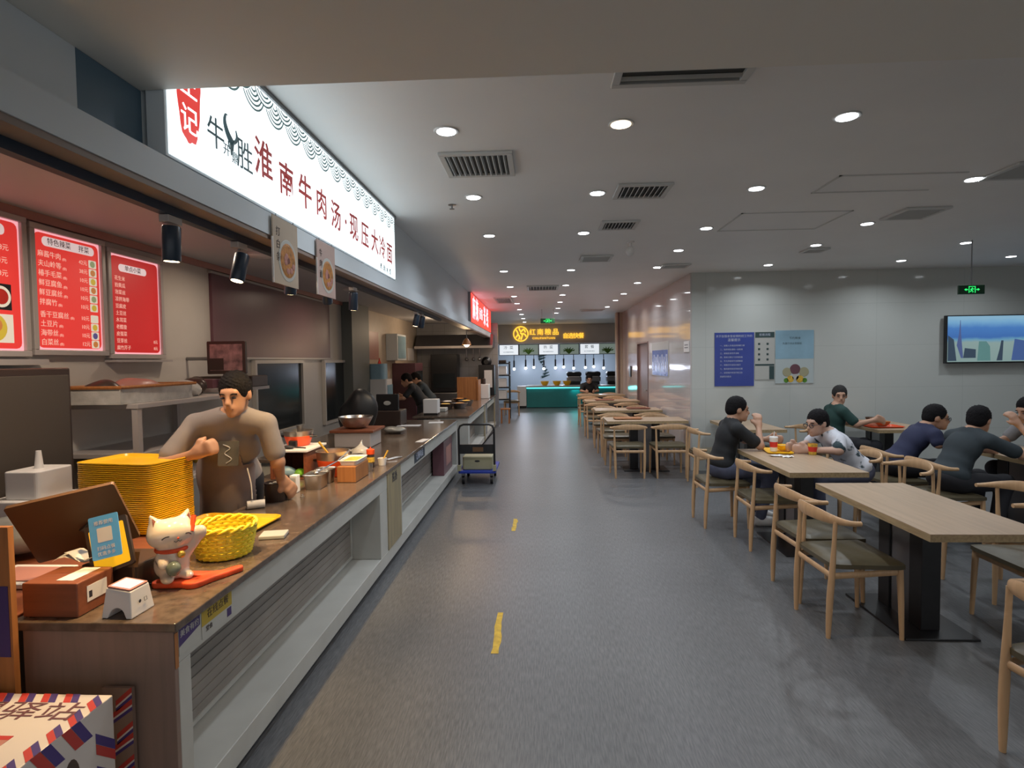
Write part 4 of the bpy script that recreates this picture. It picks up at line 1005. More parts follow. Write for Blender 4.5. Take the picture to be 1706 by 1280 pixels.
# flat packet, paper roll, cup
tag(MB().use('label').box(-.06, .06, -.05, .05, 0, .018, Matrix.Translation((-1.315, 2.735, .801)) @ Matrix.Rotation(R(12), 4, 'Z')).build('paper_packet', bevel=.004), 'small pale packet lying at the worktop edge beside the basket', 'packet')
t = thing('paper_roll', 'roll of white receipt paper lying on the worktop', 'paper roll', (-1.68, 3.29, .801))
a = Vector((-1.722, 3.25, .825)); bq = Vector((-1.635, 3.30, .825)); dq = (bq - a).normalized()
MB().use('paper').tube([a + dq * .004, bq - dq * .002, bq], [.024, .024, .023], 20).build('roll', None, t, smooth=True)
MB().use('brown').tube([a - dq * .0005, a + dq * .003], .012, 14).build('core', None, t)
t = thing('dark_jar', 'dark brown jar under the cook left hand', 'jar', (-1.645, 3.47, .801))
MB().lathe([(.058, 0), (.064, .01), (.068, .10), (.070, .115), (.060, .116), (.055, .03)], (-1.645, 3.47, .801), 28).build('body', M['brown'], t, smooth=True)
m = MB().use('label')
for k in range(14): m.ball((-1.645 + .038 * math.cos(k * 2.4) * (k % 4) / 3, 3.47 + .038 * math.sin(k * 2.4) * (k % 4) / 3, .905 + .004 * (k % 3)), (.016, .012, .008), 8, None, 5)
m.build('contents', None, t, smooth=True)
t = thing('white_carton', 'small white carton standing between the dark jar and the steel pan', 'box', (-1.60, 3.72, .801)); MB().box(-1.645, -1.60, 3.66, 3.72, .801, .915).build('body', M['paper'], t, bevel=.003); MB().box(-1.64, -1.605, 3.6585, 3.66, .87, .90).build('print', M['label'], t)
t = thing('metal_lid', 'tiny shiny metal lid near the counter edge', 'lid', (-1.52, 3.56, .801)); MB().lathe([(.014, 0), (.014, .004), (.004, .008), (.005, .014), (.002, .016)], (-1.52, 3.56, .801), 16).build('lid', M['steel'], t, smooth=True)
def pan(name, label, x0, x1, y0, y1, z, h, mt='steel', fill='food', group=None):
    t = thing(name, label, 'food pan', ((x0 + x1) / 2, (y0 + y1) / 2, z), group=group); n = 20; m = MB().use(mt)
    L = [(.018, 0), (.008, h * .9), (0, h), (.004, h + .002), (.014, h * .95), (.024, h * .3)]; v = []; f = []
    for i, zz in L: v += [(p[0], p[1], z + zz) for p in rrect(x0 + i, x1 - i, y0 + i, y1 - i, .02, 4)]
    for a in range(len(L) - 1):
        for k in range(n): f.append((a * n + k, a * n + (k + 1) % n, (a + 1) * n + (k + 1) % n, (a + 1) * n + k))
    f.append(tuple(reversed(range(n)))); f.append(tuple((len(L) - 1) * n + k for k in range(n)))
    m.add(v, f).build('pan_body', None, t, smooth=35)
    MB().use(fill).rbox(x0 + .016, x1 - .016, y0 + .016, y1 - .016, z + h * .5, z + h * .72, .016).build('contents', None, t)
    return t
pan('steel_pan', 'deep rectangular steel pan on the worktop edge, nearest the cook hand', -1.605, -1.465, 3.74, 3.92, .801, .098, fill='brown')
pan('steel_pan', 'second steel pan just behind the first deep one', -1.60, -1.47, 3.945, 4.07, .801, .098, fill='food')
t = thing('ladle', 'long thin dark ladle resting across the steel pans', 'ladle', (-1.5, 4.0, .9)); MB().use('steeldk').tube([(-1.53, 3.84, .905), (-1.45, 4.02, .95), (-1.40, 4.14, 1.01)], .005, 6).build('handle', None, t); MB().ball((-1.535, 3.83, .90), (.018, .018, .012)).build('cup', M['steel'], t)
t = thing('wooden_block', 'orange brown wooden box holding a white tray at the worktop edge', 'box', (-1.38, 4.05, .801))
MB().box(-1.445, -1.31, 3.98, 4.28, .801, .915).build('body', M['wood_or'], t, bevel=.004)
pan('white_tray', 'white tray of yellow pickles on top of the orange brown wooden box', -1.45, -1.305, 4.0, 4.27, .916, .035, 'white', 'foody')
def round_pot(name, label, c, r, h, fill, handles=True):
    t = thing(name, label, 'pot', c)
    MB().lathe([(r * .72, .0), (r * .80, .01), (r * .97, h * .55), (r, h * .66)], c, 32).build('orange_body', M['orange'], t, smooth=True)
    MB().lathe([(r * .98, h * .66), (r * 1.04, h * .92), (r * 1.06, h), (r * .98, h), (r * .95, h * .7)], c, 32).build('steel_rim', M['steel'], t, smooth=True)
    m = MB().use(fill).lathe([(r * .95, h * .74), (r * .93, h * .82), (r * .4, h * .88), (.002, h * .90)], c, 24); m.build('contents', None, t, smooth=True)
    MB().box(c[0] - .03, c[0] + .03, c[1] - r - .012, c[1] - r + .02, c[2], c[2] + h * .42).build('front_foot', M['black'], t, bevel=.006)
    if handles:
        for s in (-1, 1): MB().tube([(c[0] + s * r * .95, c[1] - .03, c[2] + h * .62), (c[0] + s * (r + .035), c[1], c[2] + h * .62), (c[0] + s * r * .95, c[1] + .03, c[2] + h * .62)], .008, 6).build('handle', M['black'], t)
    return t
round_pot('hot_pot', 'orange pot with steel rim and brown food beside the wooden shelf box', (-1.565, 4.24, .801), .118, .19, 'food')
t = thing('wooden_spoon', 'pale spoon standing in the orange pot of food', 'spoon', (-1.6, 4.2, .96)); MB().use('foody').tube([(-1.60, 4.24, .965), (-1.655, 4.20, 1.06)], [.006, .009], 8).build('handle', None, t)
t = thing('shelf_box', 'open wooden shelf box with a white top, stuffed with bags', 'shelf', (-1.85, 4.25, .801))
m = MB().use('woodbox').box(-1.985, -1.965, 4.10, 4.45, .801, 1.0).box(-1.735, -1.715, 4.10, 4.45, .801, 1.0).box(-1.965, -1.735, 4.43, 4.45, .801, 1.0).box(-1.965, -1.735, 4.10, 4.43, .801, .81); m.build('sides', None, t, bevel=.002)
MB().box(-2.0, -1.70, 4.08, 4.47, 1.001, 1.018).build('white_top', M['white'], t, bevel=.003)
bag('food_packet', 'blue and white packet stuffed in the wooden shelf box', (-1.88, 4.17, .811), (.065, .06, .055), 'ltblue', 31, cat='packet')
bag('food_packet', 'bright green packet at the right of the wooden shelf box', (-1.785, 4.17, .811), (.04, .06, .04), 'greenpk', 32, cat='packet')
bag('leafy_greens', 'dark leafy greens above the bright green packet', (-1.785, 4.31, .811), (.045, .06, .07), 'green', 33, cat='vegetables')
round_pot('hot_pot', 'orange pot on top of the white shelf top behind the cook arm', (-1.865, 4.33, 1.019), .105, .115, 'brown')
t = thing('steel_cup', 'steel cup standing inside the rear orange pot', 'cup', (-1.85, 4.33, 1.12)); MB().lathe([(.022, 0), (.027, .05), (.024, .05), (.018, .01)], (-1.85, 4.33, 1.123), 20).build('cup', M['steel'], t, smooth=True)
t = thing('black_ladle', 'black ladle lying on the white shelf top', 'ladle', (-1.8, 4.15, 1.019)); MB().ball((-1.86, 4.14, 1.032), (.045, .03, .013)).use('black').tube([(-1.83, 4.14, 1.032), (-1.72, 4.11, 1.03)], .005, 6).build('bowl', M['black'], t, smooth=True)
for k, (x, y, r, h, lb) in enumerate(((-1.345, 4.40, .033, .06, 'small round steel cup in front of the sauce bottle'), (-1.42, 4.48, .03, .075, 'steel tumbler just left of the sauce bottle'), (-1.50, 4.62, .045, .10, 'taller steel tumbler behind the wooden tray box'), (-1.60, 4.66, .04, .11, 'steel tumbler beside the orange pot'))):
    t = thing('steel_tumbler', lb, 'cup', (x, y, .801), group='steel tumblers on the worktop')
    MB().lathe([(r * .85, 0), (r, h), (r * .93, h), (r * .8, .006)], (x, y, .801), 24).build('cup', M['steel'], t, smooth=True)
t = thing('sauce_bottle', 'dark sauce jar with a bright red lid and a yellow label', 'bottle', (-1.375, 4.56, .801))
MB().lathe([(.026, 0), (.030, .006), (.030, .095), (.026, .108)], (-1.375, 4.56, .801), 24).build('jar', M['brown'], t, smooth=True)
MB().lathe([(.0305, .045), (.0305, .085)], (-1.375, 4.56, .801), 24).build('yellow_label', M['foody'], t, smooth=True)
MB().lathe([(.032, .108), (.033, .145), (.022, .150), (.008, .152), (.004, .165)], (-1.375, 4.56, .801), 24).build('red_lid', M['orange'], t, smooth=True)
t = thing('spoon_cup', 'small pale cup with a pale spoon right of the sauce bottle', 'cup', (-1.31, 4.66, .801)); MB().lathe([(.028, 0), (.038, .06), (.034, .06), (.024, .01)], (-1.31, 4.66, .801), 20).build('cup', M['white'], t, smooth=True)
MB().tube([(-1.31, 4.66, .83), (-1.265, 4.68, .92)], [.005, .008], 8).build('spoon', M['foody'], t)
t = thing('steel_tongs', 'shiny steel tongs lying at the counter edge past the sauce bottle', 'tongs', (-1.28, 4.95, .801))
for s in (-1, 1): MB().tube([(-1.33 + .01 * s, 4.88, .808), (-1.28 + .02 * s, 4.96, .812), (-1.24 + .003 * s, 5.04, .808)], .005, 6).build('arm', M['steel'], t)
t = thing('clear_bag', 'clear plastic bag standing on the worktop behind the tumblers', 'bag', (-1.55, 4.8, .801))
bpy.data.objects.remove(t)
bag('plastic_bag', 'clear plastic bag standing on the worktop behind the steel tumblers', (-1.55, 4.84, .801), (.10, .09, .10), 'cloud', 41, tie=True)

t = thing('induction_box', 'grey metal box under the large steel bowl', 'appliance', (-1.87, 5.8, .801))
MB().box(-2.06, -1.69, 5.62, 6.0, .801, .95).build('body', M['frame'], t, bevel=.01); MB().box(-2.10, -1.66, 5.60, 6.04, .951, .975).build('dark_top', M['woodbox'], t, bevel=.003)
t = thing('steel_bowl', 'large steel mixing bowl resting on the grey metal box', 'bowl', (-1.90, 5.82, .976))
MB().lathe([(.08, 0), (.12, .02), (.162, .09), (.175, .12), (.168, .12), (.15, .085), (.09, .02), (.01, .012)], (-1.90, 5.82, .976), 36).build('bowl', M['steel'], t, smooth=True)
# dark figure-like cover near the bowl
bag('covered_bundle', 'tall dark bundle leaning behind the large steel bowl', (-2.08, 6.5, .801), (.22, .17, .36), 'dark', 51, cat='bundle')
t = thing('order_terminal', 'dark brown till with a pale emblem at the back of the worktop', 'cash register', (-2.05, 7.7, .801))
MB().box(-2.25, -1.86, 7.55, 7.9, .801, 1.0).build('base', M['brown'], t, bevel=.01); MB().box(-2.20, -1.90, 7.6, 7.64, 1.001, 1.22).build('screen', M['black'], t, bevel=.006)
MB().use('label').ball((-2.05, 7.597, 1.10), (.05, .003, .03), 10, None, 6).build('emblem', None, t)
for k, (x, y, w, d, lb) in enumerate(((-1.27, 6.1, .08, .24, 'white paper sheet lying on the worktop edge above the navy label'), (-1.75, 7.55, .30, .16, 'white papers scattered beside the dark brown till'), (-1.45, 7.9, .2, .2, 'pale papers at the far end of the near worktop'))):
    tag(MB().use('paper').box(-w / 2, w / 2, -d / 2, d / 2, 0, .004, Matrix.Translation((x, y, .801)) @ Matrix.Rotation(R(8 * k - 8), 4, 'Z')).build('paper_sheet'), lb, 'paper')
bag('plastic_bag', 'grey bag on the worktop beyond the steel bowl', (-1.75, 6.75, .801), (.14, .12, .06), 'greybag', 52)
# second counter goods
t = thing('napkin_dispenser', 'white boxy dispenser on the second counter in front of the workers', 'dispenser', (-1.75, 9.1, .801)); MB().rbox(-1.86, -1.62, 9.0, 9.2, .83, 1.05, .02).build('body', M['white'], t, bevel=.006); MB().box(-1.85, -1.63, 9.01, 9.19, .801, .829).build('base', M['black'], t)
for k, (x, y, lb) in enumerate(((-1.68, 10.1, 'round food pot nearest on the second counter'), (-1.45, 10.25, 'round food pot beside the counter glass'), (-1.75, 10.75, 'round food pot, middle row left'), (-1.42, 10.9, 'round food pot, middle row right'), (-1.62, 11.5, 'round food pot in front of the orange panel'))):
    t = thing('food_pot', lb + ', lit warmly', 'pot', (x, y, .801), group='food pots on the second counter')
    MB().lathe([(.10, 0), (.14, .09), (.15, .10), (.135, .10), (.12, .06)], (x, y, .801), 24).build('pot', M['steeldk' if k % 2 else 'brown'], t, smooth=True)
    MB().lathe([(.128, .07), (.06, .105), (.002, .11)], (x, y, .801), 18).build('food', M[['foody', 'food', 'white'][k % 3]], t, smooth=True)
tag(MB().use('label').box(-1.98, -1.60, 9.6, 9.85, .801, .86).build('food_tray', bevel=.01), 'pale tray of bread on the second counter behind the dispenser', 'tray')
t = thing('orange_screen_panel', 'orange brown wooden panel standing on the second counter', 'panel', (-1.55, 12.4, .801))
MB().box(-1.80, -1.36, 12.35, 12.40, .801, 1.30).build('board', M['wood_or'], t, bevel=.004); MB().box(-1.36, -1.33, 12.30, 12.8, .801, 1.24).build('side_board', M['wood_or'], t)
t = thing('small_machine', 'white machine with a steel top right of the orange panel', 'machine', (-1.3, 13.0, .801)); MB().box(-1.36, -1.16, 12.85, 13.2, .801, 1.12).build('body', M['white'], t, bevel=.01); MB().lathe([(.04, 0), (.04, .12), (.02, .13)], (-1.28, 13.0, 1.121), 16).build('cap', M['brown'], t)
# second stall rear: hood, dark screen, shelves of pans
t = thing('extractor_hood', 'long steel extractor hood on the grey tiled wall', 'hood', (-2.2, 14.2, 1.85))
MB().add([(-3.05, 13.9, 1.98), (-1.15, 13.9, 1.98), (-1.15, 14.45, 1.98), (-3.05, 14.45, 1.98), (-3.05, 14.2, 2.3), (-1.15, 14.2, 2.3), (-1.15, 14.45, 2.3), (-3.05, 14.45, 2.3)], [(0, 3, 2, 1), (4, 5, 6, 7), (0, 1, 5, 4), (1, 2, 6, 5), (2, 3, 7, 6), (3, 0, 4, 7)]).build('canopy', M['steeldk'], t)
MB().box(-3.05, -1.15, 13.88, 13.899, 1.96, 2.02).build('front_lip', M['frame'], t)
t = thing('dark_oven', 'large dark oven front under the steel hood', 'oven', (-2.2, 14.2, 0)); MB().box(-2.68, -2.03, 14.0, 14.44, .9, 1.82).build('body', M['black'], t, bevel=.01); MB().box(-3.0, -2.02, 13.95, 14.44, 0, .88).build('base', M['steeldk'], t, bevel=.01)
MB().box(-2.62, -2.09, 13.992, 13.999, 1.0, 1.35).build('window', M['darkglass'], t)
for k, x in enumerate((-1.85, -1.68, -1.52)):
    t = thing('hanging_ladle', 'ladle hanging on the tiled wall, %s of three' % ['left', 'middle', 'right'][k], 'ladle', (x, 14.42, 1.9), group='ladles hanging under the hood'); MB().tube([(x, 14.42, 1.95), (x, 14.42, 1.72)], .01, 6).build('handle', M['steel'], t); MB().ball((x, 14.42, 1.69), .04).build('bowl', M['steel'], t)
t = thing('hanging_wok', 'dark round wok hung on the grey tiled wall', 'wok', (-1.35, 14.42, 1.65)); MB().tube([(-1.35, 14.38, 1.62), (-1.35, 14.44, 1.62)], [.06, .13], 20).build('wok', M['black'], t, smooth=True)
t = thing('white_cabinet', 'white fronted dark cabinet at the end of the tiled wall', 'cabinet', (-1.25, 14.2, 0)); MB().box(-1.5, -1.12, 13.95, 14.36, .801, 1.55).build('body', M['black'], t, bevel=.01); MB().box(-1.36, -1.17, 13.935, 13.949, 1.0, 1.42).build('door', M['white'], t)

# ================================================================== HAND CART
cx, cy = -.855, 7.55
t = thing('hand_cart', 'folding hand cart with a blue deck and black handle beside the counter', 'cart', (cx, cy, 0))
MB().rbox(cx - .25, cx + .25, cy, cy + .74, .155, .19, .03).build('deck', M['cart_blue'], t, bevel=.006)
for sx_ in (-.19, .19):
    for sy_ in (.1, .64): w = MB().tube([(cx + sx_ - .018, cy + sy_, .06), (cx + sx_ + .018, cy + sy_, .06)], .06, 18).build('wheel', M['black'], t, smooth=True); MB().box(cx + sx_ - .026, cx + sx_ + .026, cy + sy_ - .03, cy + sy_ + .03, .10, .154).build('fork', M['steeldk'], w)
H = [(cx - .235, cy + .03, .19), (cx - .235, cy + .01, .5), (cx - .235, cy, .74), (cx - .215, cy, .79), (cx - .17, cy, .81), (cx + .17, cy, .81), (cx + .215, cy, .79), (cx + .235, cy, .74), (cx + .235, cy + .01, .5), (cx + .235, cy + .03, .19)]
MB().tube(H, .0145, 10).build('handle', M['black'], t, smooth=True)
MB().box(cx - .225, cx + .225, cy - .004, cy + .018, .42, .545).build('cross_panel', M['black'], t, bevel=.003)
MB().box(cx - .05, cx + .09, cy - .007, cy - .0045, .45, .51).build('panel_label', M['posback'], t)
MB().tube([(cx + .235, cy - .01, .72), (cx + .06, cy - .015, .52)], .008, 6).build('strap', M['black'], t)
for s in (-1, 1): MB().box(cx + s * .235 - .022, cx + s * .235 + .022, cy - .01, cy + .06, .19, .27).build('hinge', M['khaki'], t, bevel=.004)
t = thing('foam_box', 'pale khaki foam box lying on the blue cart deck', 'box', (cx, cy + .3, .19)); m = MB().use('khaki').rbox(cx - .20, cx + .20, cy + .07, cy + .5, .191, .37, .03); m.build('body', None, t, bevel=.015); MB().ball((cx, cy + .0685, .31), (.035, .003, .014), 12).build('hand_hole', M['dark'], t)

# floor tape strips
for nm, y0, y1, x in (('long yellow tape strip on the floor near the camera', 3.17, 3.70, -.275), ('short yellow tape mark on the floor further up the aisle', 5.5, 5.93, -.272)):
    m = MB().use('tape'); n = 9; v = []
    for i in range(n):
        y = y0 + (y1 - y0) * i / (n - 1); jx = random.uniform(-.006, .006); wd = .021 + random.uniform(-.004, .004)
        v += [(x + jx - wd, y, .0015), (x + jx + wd, y, .0015)]
    m.add(v, [(2 * i, 2 * i + 1, 2 * i + 3, 2 * i + 2) for i in range(n - 1)]); tag(m.build('floor_tape'), nm, 'tape')

# ================================================================== STRIPED CARTON, lower left
bx0, bx1, by0, by1, bz = -2.0, -1.345, 1.20, 1.695, .622
t = thing('striped_carton', 'white carton with red and blue slanted border stripes and big brown characters', 'box', ((bx0 + bx1) / 2, (by0 + by1) / 2, 0))
def striped(name, ua, ub, T, w, h, band, parent, step=.072):
    """slanted red / blue stripes along the four borders of a w x h face"""
    m = MB(); k = 0
    for (p0, p1, q) in (((0, 0), (w, 0), (0, 1)), ((0, h), (w, h), (0, -1))):
        x = .0
        while x < w - step - band:
            for off, mt in ((0, 'inkstripe_r'), (step * .33, 'inkstripe_b')):
                a = x + off; z0 = p0[1]; z1 = p0[1] + q[1] * band; sh = band * .6
                m.use(mt).add([(a, z0, .0008), (a + step * .32, z0, .0008), (min(w, a + step * .32 + sh), z1, .0008), (min(w, a + sh), z1, .0008)], [(0, 1, 2, 3)], T)
            x += step
    for (xx, q) in ((0, 1), (w, -1)):
        y = band
        while y < h - band - step * .6:
            for off, mt in ((0, 'inkstripe_r'), (step * .33, 'inkstripe_b')):
                a = y + off; x1 = xx + q * band; sh = band * .9
                m.use(mt).add([(xx, a, .0008), (xx, a + step * .32, .0008), (x1, min(h - .002, a + step * .32 + sh), .0008), (x1, min(h - .002, a + sh), .0008)], [(0, 1, 2, 3)], T)
            y += step
    return m.build(name, None, parent)
M['inkstripe_r'] = mat('red print', (.42, .035, .03), .4); M['inkstripe_b'] = mat('navy print', (.05, .03, .17), .4)
M['cartonw'] = mat('white carton', (.56, .52, .50), .4)
MB().box(bx0, bx1, by0, by1, 0.001, bz).build('body', M['cartonw'], t, bevel=.003)
striped('top_stripes', 0, 0, FZ(bx0, by0, bz), bx1 - bx0, by1 - by0, .045, t)
striped('side_stripes', 0, 0, FX(bx1, by0, .04), by1 - by0, bz - .04, .075, t, .10)
m = MB().use('maroon').text('火爆驿站', .125, FZ(-1.625, 1.600, bz + .0012) @ Matrix.Diagonal((1, .75, 1, 1)), extrude=.0003); m.build('brown_characters', None, t)
MB().use('salmon').box(bx0 + .05, bx1 - .13, by0 + .03, 1.475, bz, bz + .0012).use('inkstripe_r').box(bx0 + .05, bx1 - .13, 1.475, 1.492, bz, bz + .0015).build('food_print', None, t)
MB().use('brown').ball((bx1 + .0005, 1.53, .46), (.0015, .03, .07), 14).build('hand_hole', None, t)
t = thing('striped_card', 'brown card with slanted stripes leaning on the counter end behind the lettered carton', 'card', (-1.33, 1.785, 0))
MB().box(-1.45, -1.349, 1.782, 1.796, .001, .592).build('card', M['cend'], t)
m = MB(); T = FY(-1.45, 1.7812, .10)
for k in range(8):
    z = .02 + k * .056; x0_ = .045 if k % 2 else .012
    for mt, o_, w_ in (('inkstripe_b', 0, .012), ('cartonw', .012, .007), ('inkstripe_r', .019, .018)):
        m.use(mt).add([(x0_, z + o_, 0), (.101, z + .07 + o_ - x0_ * .5, 0), (.101, z + .07 + o_ + w_ - x0_ * .5, 0), (x0_, z + o_ + w_, 0)], [(0, 1, 2, 3)], T)
m.build('stripes', None, t)

# ================================================================== CHAIRS (elbow chairs; local +x is the way the sitter faces)
def make_chair():
    t = thing('dining_chair', None, 'chair')
    ctl = [(-.050, -.245, .688, .015, .014), (-.115, -.238, .690, .017, .017), (-.182, -.192, .700, .015, .027), (-.224, -.105, .712, .012, .037), (-.240, 0, .716, .011, .039),
           (-.224, .105, .712, .012, .037), (-.182, .192, .700, .015, .027), (-.115, .238, .690, .017, .017), (-.050, .245, .688, .015, .014)]
    pts = catmull([c[:3] for c in ctl], 5); rr = catmull([(c[3], c[4], 0) for c in ctl], 5)
    m = MB().tube(pts, [(r.x, r.y) for r in rr], 10, sec=True); m.build('backrest', M['ash'], t, smooth=50, local=True)
    for s in (-1, 1):
        MB().tube(catmull([(-.205, s * .195, 0), (-.20, s * .20, .22), (-.188, s * .205, .43), (-.176, s * .208, .69)], 4), [.0125 + .007 * math.sin(PI * min(1, i / 10)) for i in range(13)], 10).build('leg', M['ash'], t, smooth=50, local=True)
        MB().tube([(.205, s * .222, 0), (.20, s * .218, .22), (.195, s * .212, .40), (.195, s * .212, .425)], [.0125, .017, .0195, .018], 10).build('leg', M['ash'], t, smooth=50, local=True)
    m = MB().use('ash')
    for s in (-1, 1): m.tube([(-.19, s * .203, .37), (.195, s * .212, .395)], [(.009, .019)] * 2, 8, sec=True)
    m.tube([(.195, -.212, .395), (.195, .212, .395)], [(.009, .019)] * 2, 8, sec=True).tube([(-.192, -.203, .37), (-.192, .203, .37)], [(.009, .019)] * 2, 8, sec=True)
    m.build('seat_frame', None, t, smooth=50, local=True)
    m = MB().use('leather'); N = 12; v = []; f = []
    def hw(x): return .215 + .03 * (x + .2) / .42
    for side in (1, 0):
        for i in range(N + 1):
            for j in range(N + 1):
                x = -.195 + .42 * i / N; a_ = -1 + 2 * i / N; b_ = -1 + 2 * j / N; y = b_ * hw(x) * (1 - .06 * abs(a_) ** 8); x = .015 + (x - .015) * (1 - .05 * abs(b_) ** 8); e = min(i, N - i, j, N - j)
                d = [.014, .027, .032, .035, .037, .038, .039][e]
                v.append((x, y, (.428 + d + .004 * math.sin(i * 1.3 + j * .7) * (e > 1)) if side else .406 + (.010 if e == 0 else 0)))
    n1 = (N + 1) ** 2
    for i in range(N):
        for j in range(N):
            a = i * (N + 1) + j; f.append((a, a + N + 1, a + N + 2, a + 1)); f.append((n1 + a, n1 + a + 1, n1 + a + N + 2, n1 + a + N + 1))
    B = [i * (N + 1) for i in range(N + 1)] + [N * (N + 1) + j for j in range(1, N + 1)] + [i * (N + 1) + N for i in range(N - 1, -1, -1)] + [j for j in range(N - 1, 0, -1)]
    for k in range(len(B)): a, c = B[k], B[(k + 1) % len(B)]; f.append((a, c, n1 + c, n1 + a))
    m.add(v, f).build('seat', None, t, smooth=60, local=True)
    return t
chair0 = make_chair(); used = [0]
def chair(x, y, deg, label, z=0):
    if not used[0]:
        used[0] = 1; o = chair0; o.location = (x, y, z); o.rotation_euler = (0, 0, R(deg)); o['label'] = label; o['group'] = 'wooden elbow chairs'; return o
    return dup(chair0, (x, y, z), R(deg), label, 'wooden elbow chairs')
chair(1.865, 3.60, 2, 'wooden elbow chair with olive seat, nearest on the aisle side of the empty front table')
chair(1.91, 4.09, 3, 'wooden elbow chair just behind the nearest one, aisle side of the empty front table')
chair(2.93, 3.52, 180, 'elbow chair on the far side of the empty front table, only its seat showing')
chair(3.16, 4.12, 184, 'wooden elbow chair at the right edge, far side of the empty front table')
chair(2.13, 2.26, 8, 'wooden elbow chair cut by the lower right corner of the picture')
chair(1.975, 5.13, 0, 'empty wooden elbow chair beside the man in the black shirt, aisle side')
chair(1.775, 5.80, 2, 'wooden elbow chair carrying the man in the black shirt')
chair(3.00, 5.02, 182, 'empty wooden elbow chair beside the man in the white printed shirt')
chair(2.93, 5.60, 180, 'wooden elbow chair under the man in the white printed shirt')
chair(3.52, 5.22, 4, 'wooden elbow chair in front of the man in the dark grey green shirt')
chair(3.47, 5.86, 3, 'wooden elbow chair under the man in the navy shirt')
chair(4.94, 5.74, 180, 'wooden elbow chair under the man at the right edge of the picture')
chair(2.17, 7.58, 2, 'wooden elbow chair left of the wall table behind the black shirted man')
chair(3.28, 7.80, 178, 'wooden elbow chair right of the wall table, its curved back showing over the cups')
chair(3.70, 7.42, 0, 'wooden elbow chair under the man in the dark green shirt')
for k, (y, dy) in enumerate(((8.66, 0), (10.42, 0), (12.7, 0), (14.85, 0))):
    nm = ['nearest', 'second', 'third', 'fourth'][k]
    for x, sd in ((1.22, 'aisle end'), (1.84, 'wall end')):
        chair(x - .05 * (k > 1) - .05 * (k == 0 and x > 1.5), y - .50, 90, 'elbow chair backing toward the camera, %s of the %s side wall table' % (sd, nm))
        chair(x, y + .53, -90, 'elbow chair on the far side of the %s side wall table, %s' % (nm, sd))

# ================================================================== TABLES
def table(x0, x1, y0, y1, label, along='Y', zt=.75, ped=None):
    cx, cy = (x0 + x1) / 2, (y0 + y1) / 2
    t = thing('dining_table', label, 'table', (cx, cy, 0), group='oak topped tables')
    m = MB().use('oak' if along == 'Y' else 'oakx').box(x0, x1, y0, y1, zt - .004, zt).use('oakedge').box(x0, x1, y0, y1, zt - .040, zt - .004)
    m.build('table_top', None, t)
    px, py = ped if ped else (cx, cy)
    if along == 'Y': rects = [(px - .055, px + .055, py - .22, py - .10), (px - .055, px + .055, py + .10, py + .22)]; mid = (px - .045, px + .045, py - .0999, py + .0999); base = (px - .21, px + .21, py - .33, py + .33)
    else: rects = [(px - .22, px - .10, py - .055, py + .055), (px + .10, px + .22, py - .055, py + .055)]; mid = (px - .0999, px + .0999, py - .045, py + .045); base = (px - .33, px + .33, py - .21, py + .21)
    for q in rects: MB().box(*q, .012, zt - .04).build('pedestal', M['black'], t, bevel=.004)
    MB().box(*mid, .012, zt - .04).build('centre_panel', M['steeldk'], t)
    MB().box(*base, 0, .012).build('base_plate', M['black'], t, bevel=.003)
    return t
table(1.945, 2.545, 2.955, 4.165, 'empty oak topped table with a black pedestal, nearest the camera', ped=(2.30, 3.70))
table(1.925, 2.525, 4.54, 5.74, 'oak topped table with cups and a yellow tray between the seated men', ped=(2.22, 5.12))
table(4.08, 4.70, 4.85, 6.05, 'table with orange trays at the right edge between the dark shirted men')
table(4.08, 4.78, 7.15, 8.35, 'wall table with food trays beside the man in dark green')
table(2.44, 3.04, 7.25, 8.43, 'wall table behind the man in the black shirt')
for k, y in enumerate((8.66, 10.42, 12.7, 14.85)):
    table(.96, 2.12, y - .3, y + .3, 'oak topped table against the glossy side wall, %s of the row' % ['nearest', 'second', 'third', 'fourth'][k], 'X')

# ---- tableware
def flat_tray(x, y, z, rz, label, mt='yel', s=1.0):
    o = tm.copy(); COL.objects.link(o); o.location = (x, y, z + .001); o.rotation_euler = (0, 0, R(rz)); o.scale = (s, s, s)
    if mt != 'yel':
        o.data = tm.data.copy(); o.data.materials[0] = M[mt]
    return tag(o, label, 'tray')
def tumbler(name, label, x, y, z, r, h, mt, mt2=None, cat='cup', lid=None, inside=None):
    t = thing(name, label, cat, (x, y, z + .001))
    MB().lathe([(r * .78, .001), (r * .8, .006), (r, h), (r * .93, h), (r * .74, .012)], (x, y, z), 20).build('body', M[mt], t, smooth=True)
    if mt2: MB().lathe([(r * .83, h * .22), (r * .97, h * .75)], (x, y, z), 20).build('printed_band', M[mt2], t, smooth=True)
    if lid: MB().lathe([(r * 1.04, h), (r * 1.04, h + .012), (r * .9, h + .018), (r * .3, h + .02)], (x, y, z), 20).build('lid', M[lid], t, smooth=True)
    return t
def bowl(name, label, x, y, z, r, h, mt, fill):
    t = thing(name, label, 'bowl', (x, y, z + .001))
    MB().lathe([(r * .5, .001), (r * .8, h * .4), (r, h), (r * .95, h), (r * .75, h * .45)], (x, y, z), 24).build('bowl_body', M[mt], t, smooth=True)
    MB().lathe([(r * .9, h * .72), (r * .5, h * .88), (.003, h * .9)], (x, y, z), 20).build('food', M[fill], t, smooth=True)
    return t
Z = .75
flat_tray(2.24, 5.56, Z, 80, 'yellow tray on the table in front of the man in the black shirt', s=.72)
o = tumbler('drink_cup', 'red and white drink cup with a lid and a straw on the yellow tray', 2.19, 5.52, Z + .012, .038, .12, 'white', 'red', lid='white'); MB().tube([(2.19, 5.52, Z + .14), (2.197, 5.52, Z + .20)], .004, 6).build('straw', M['white'], o)
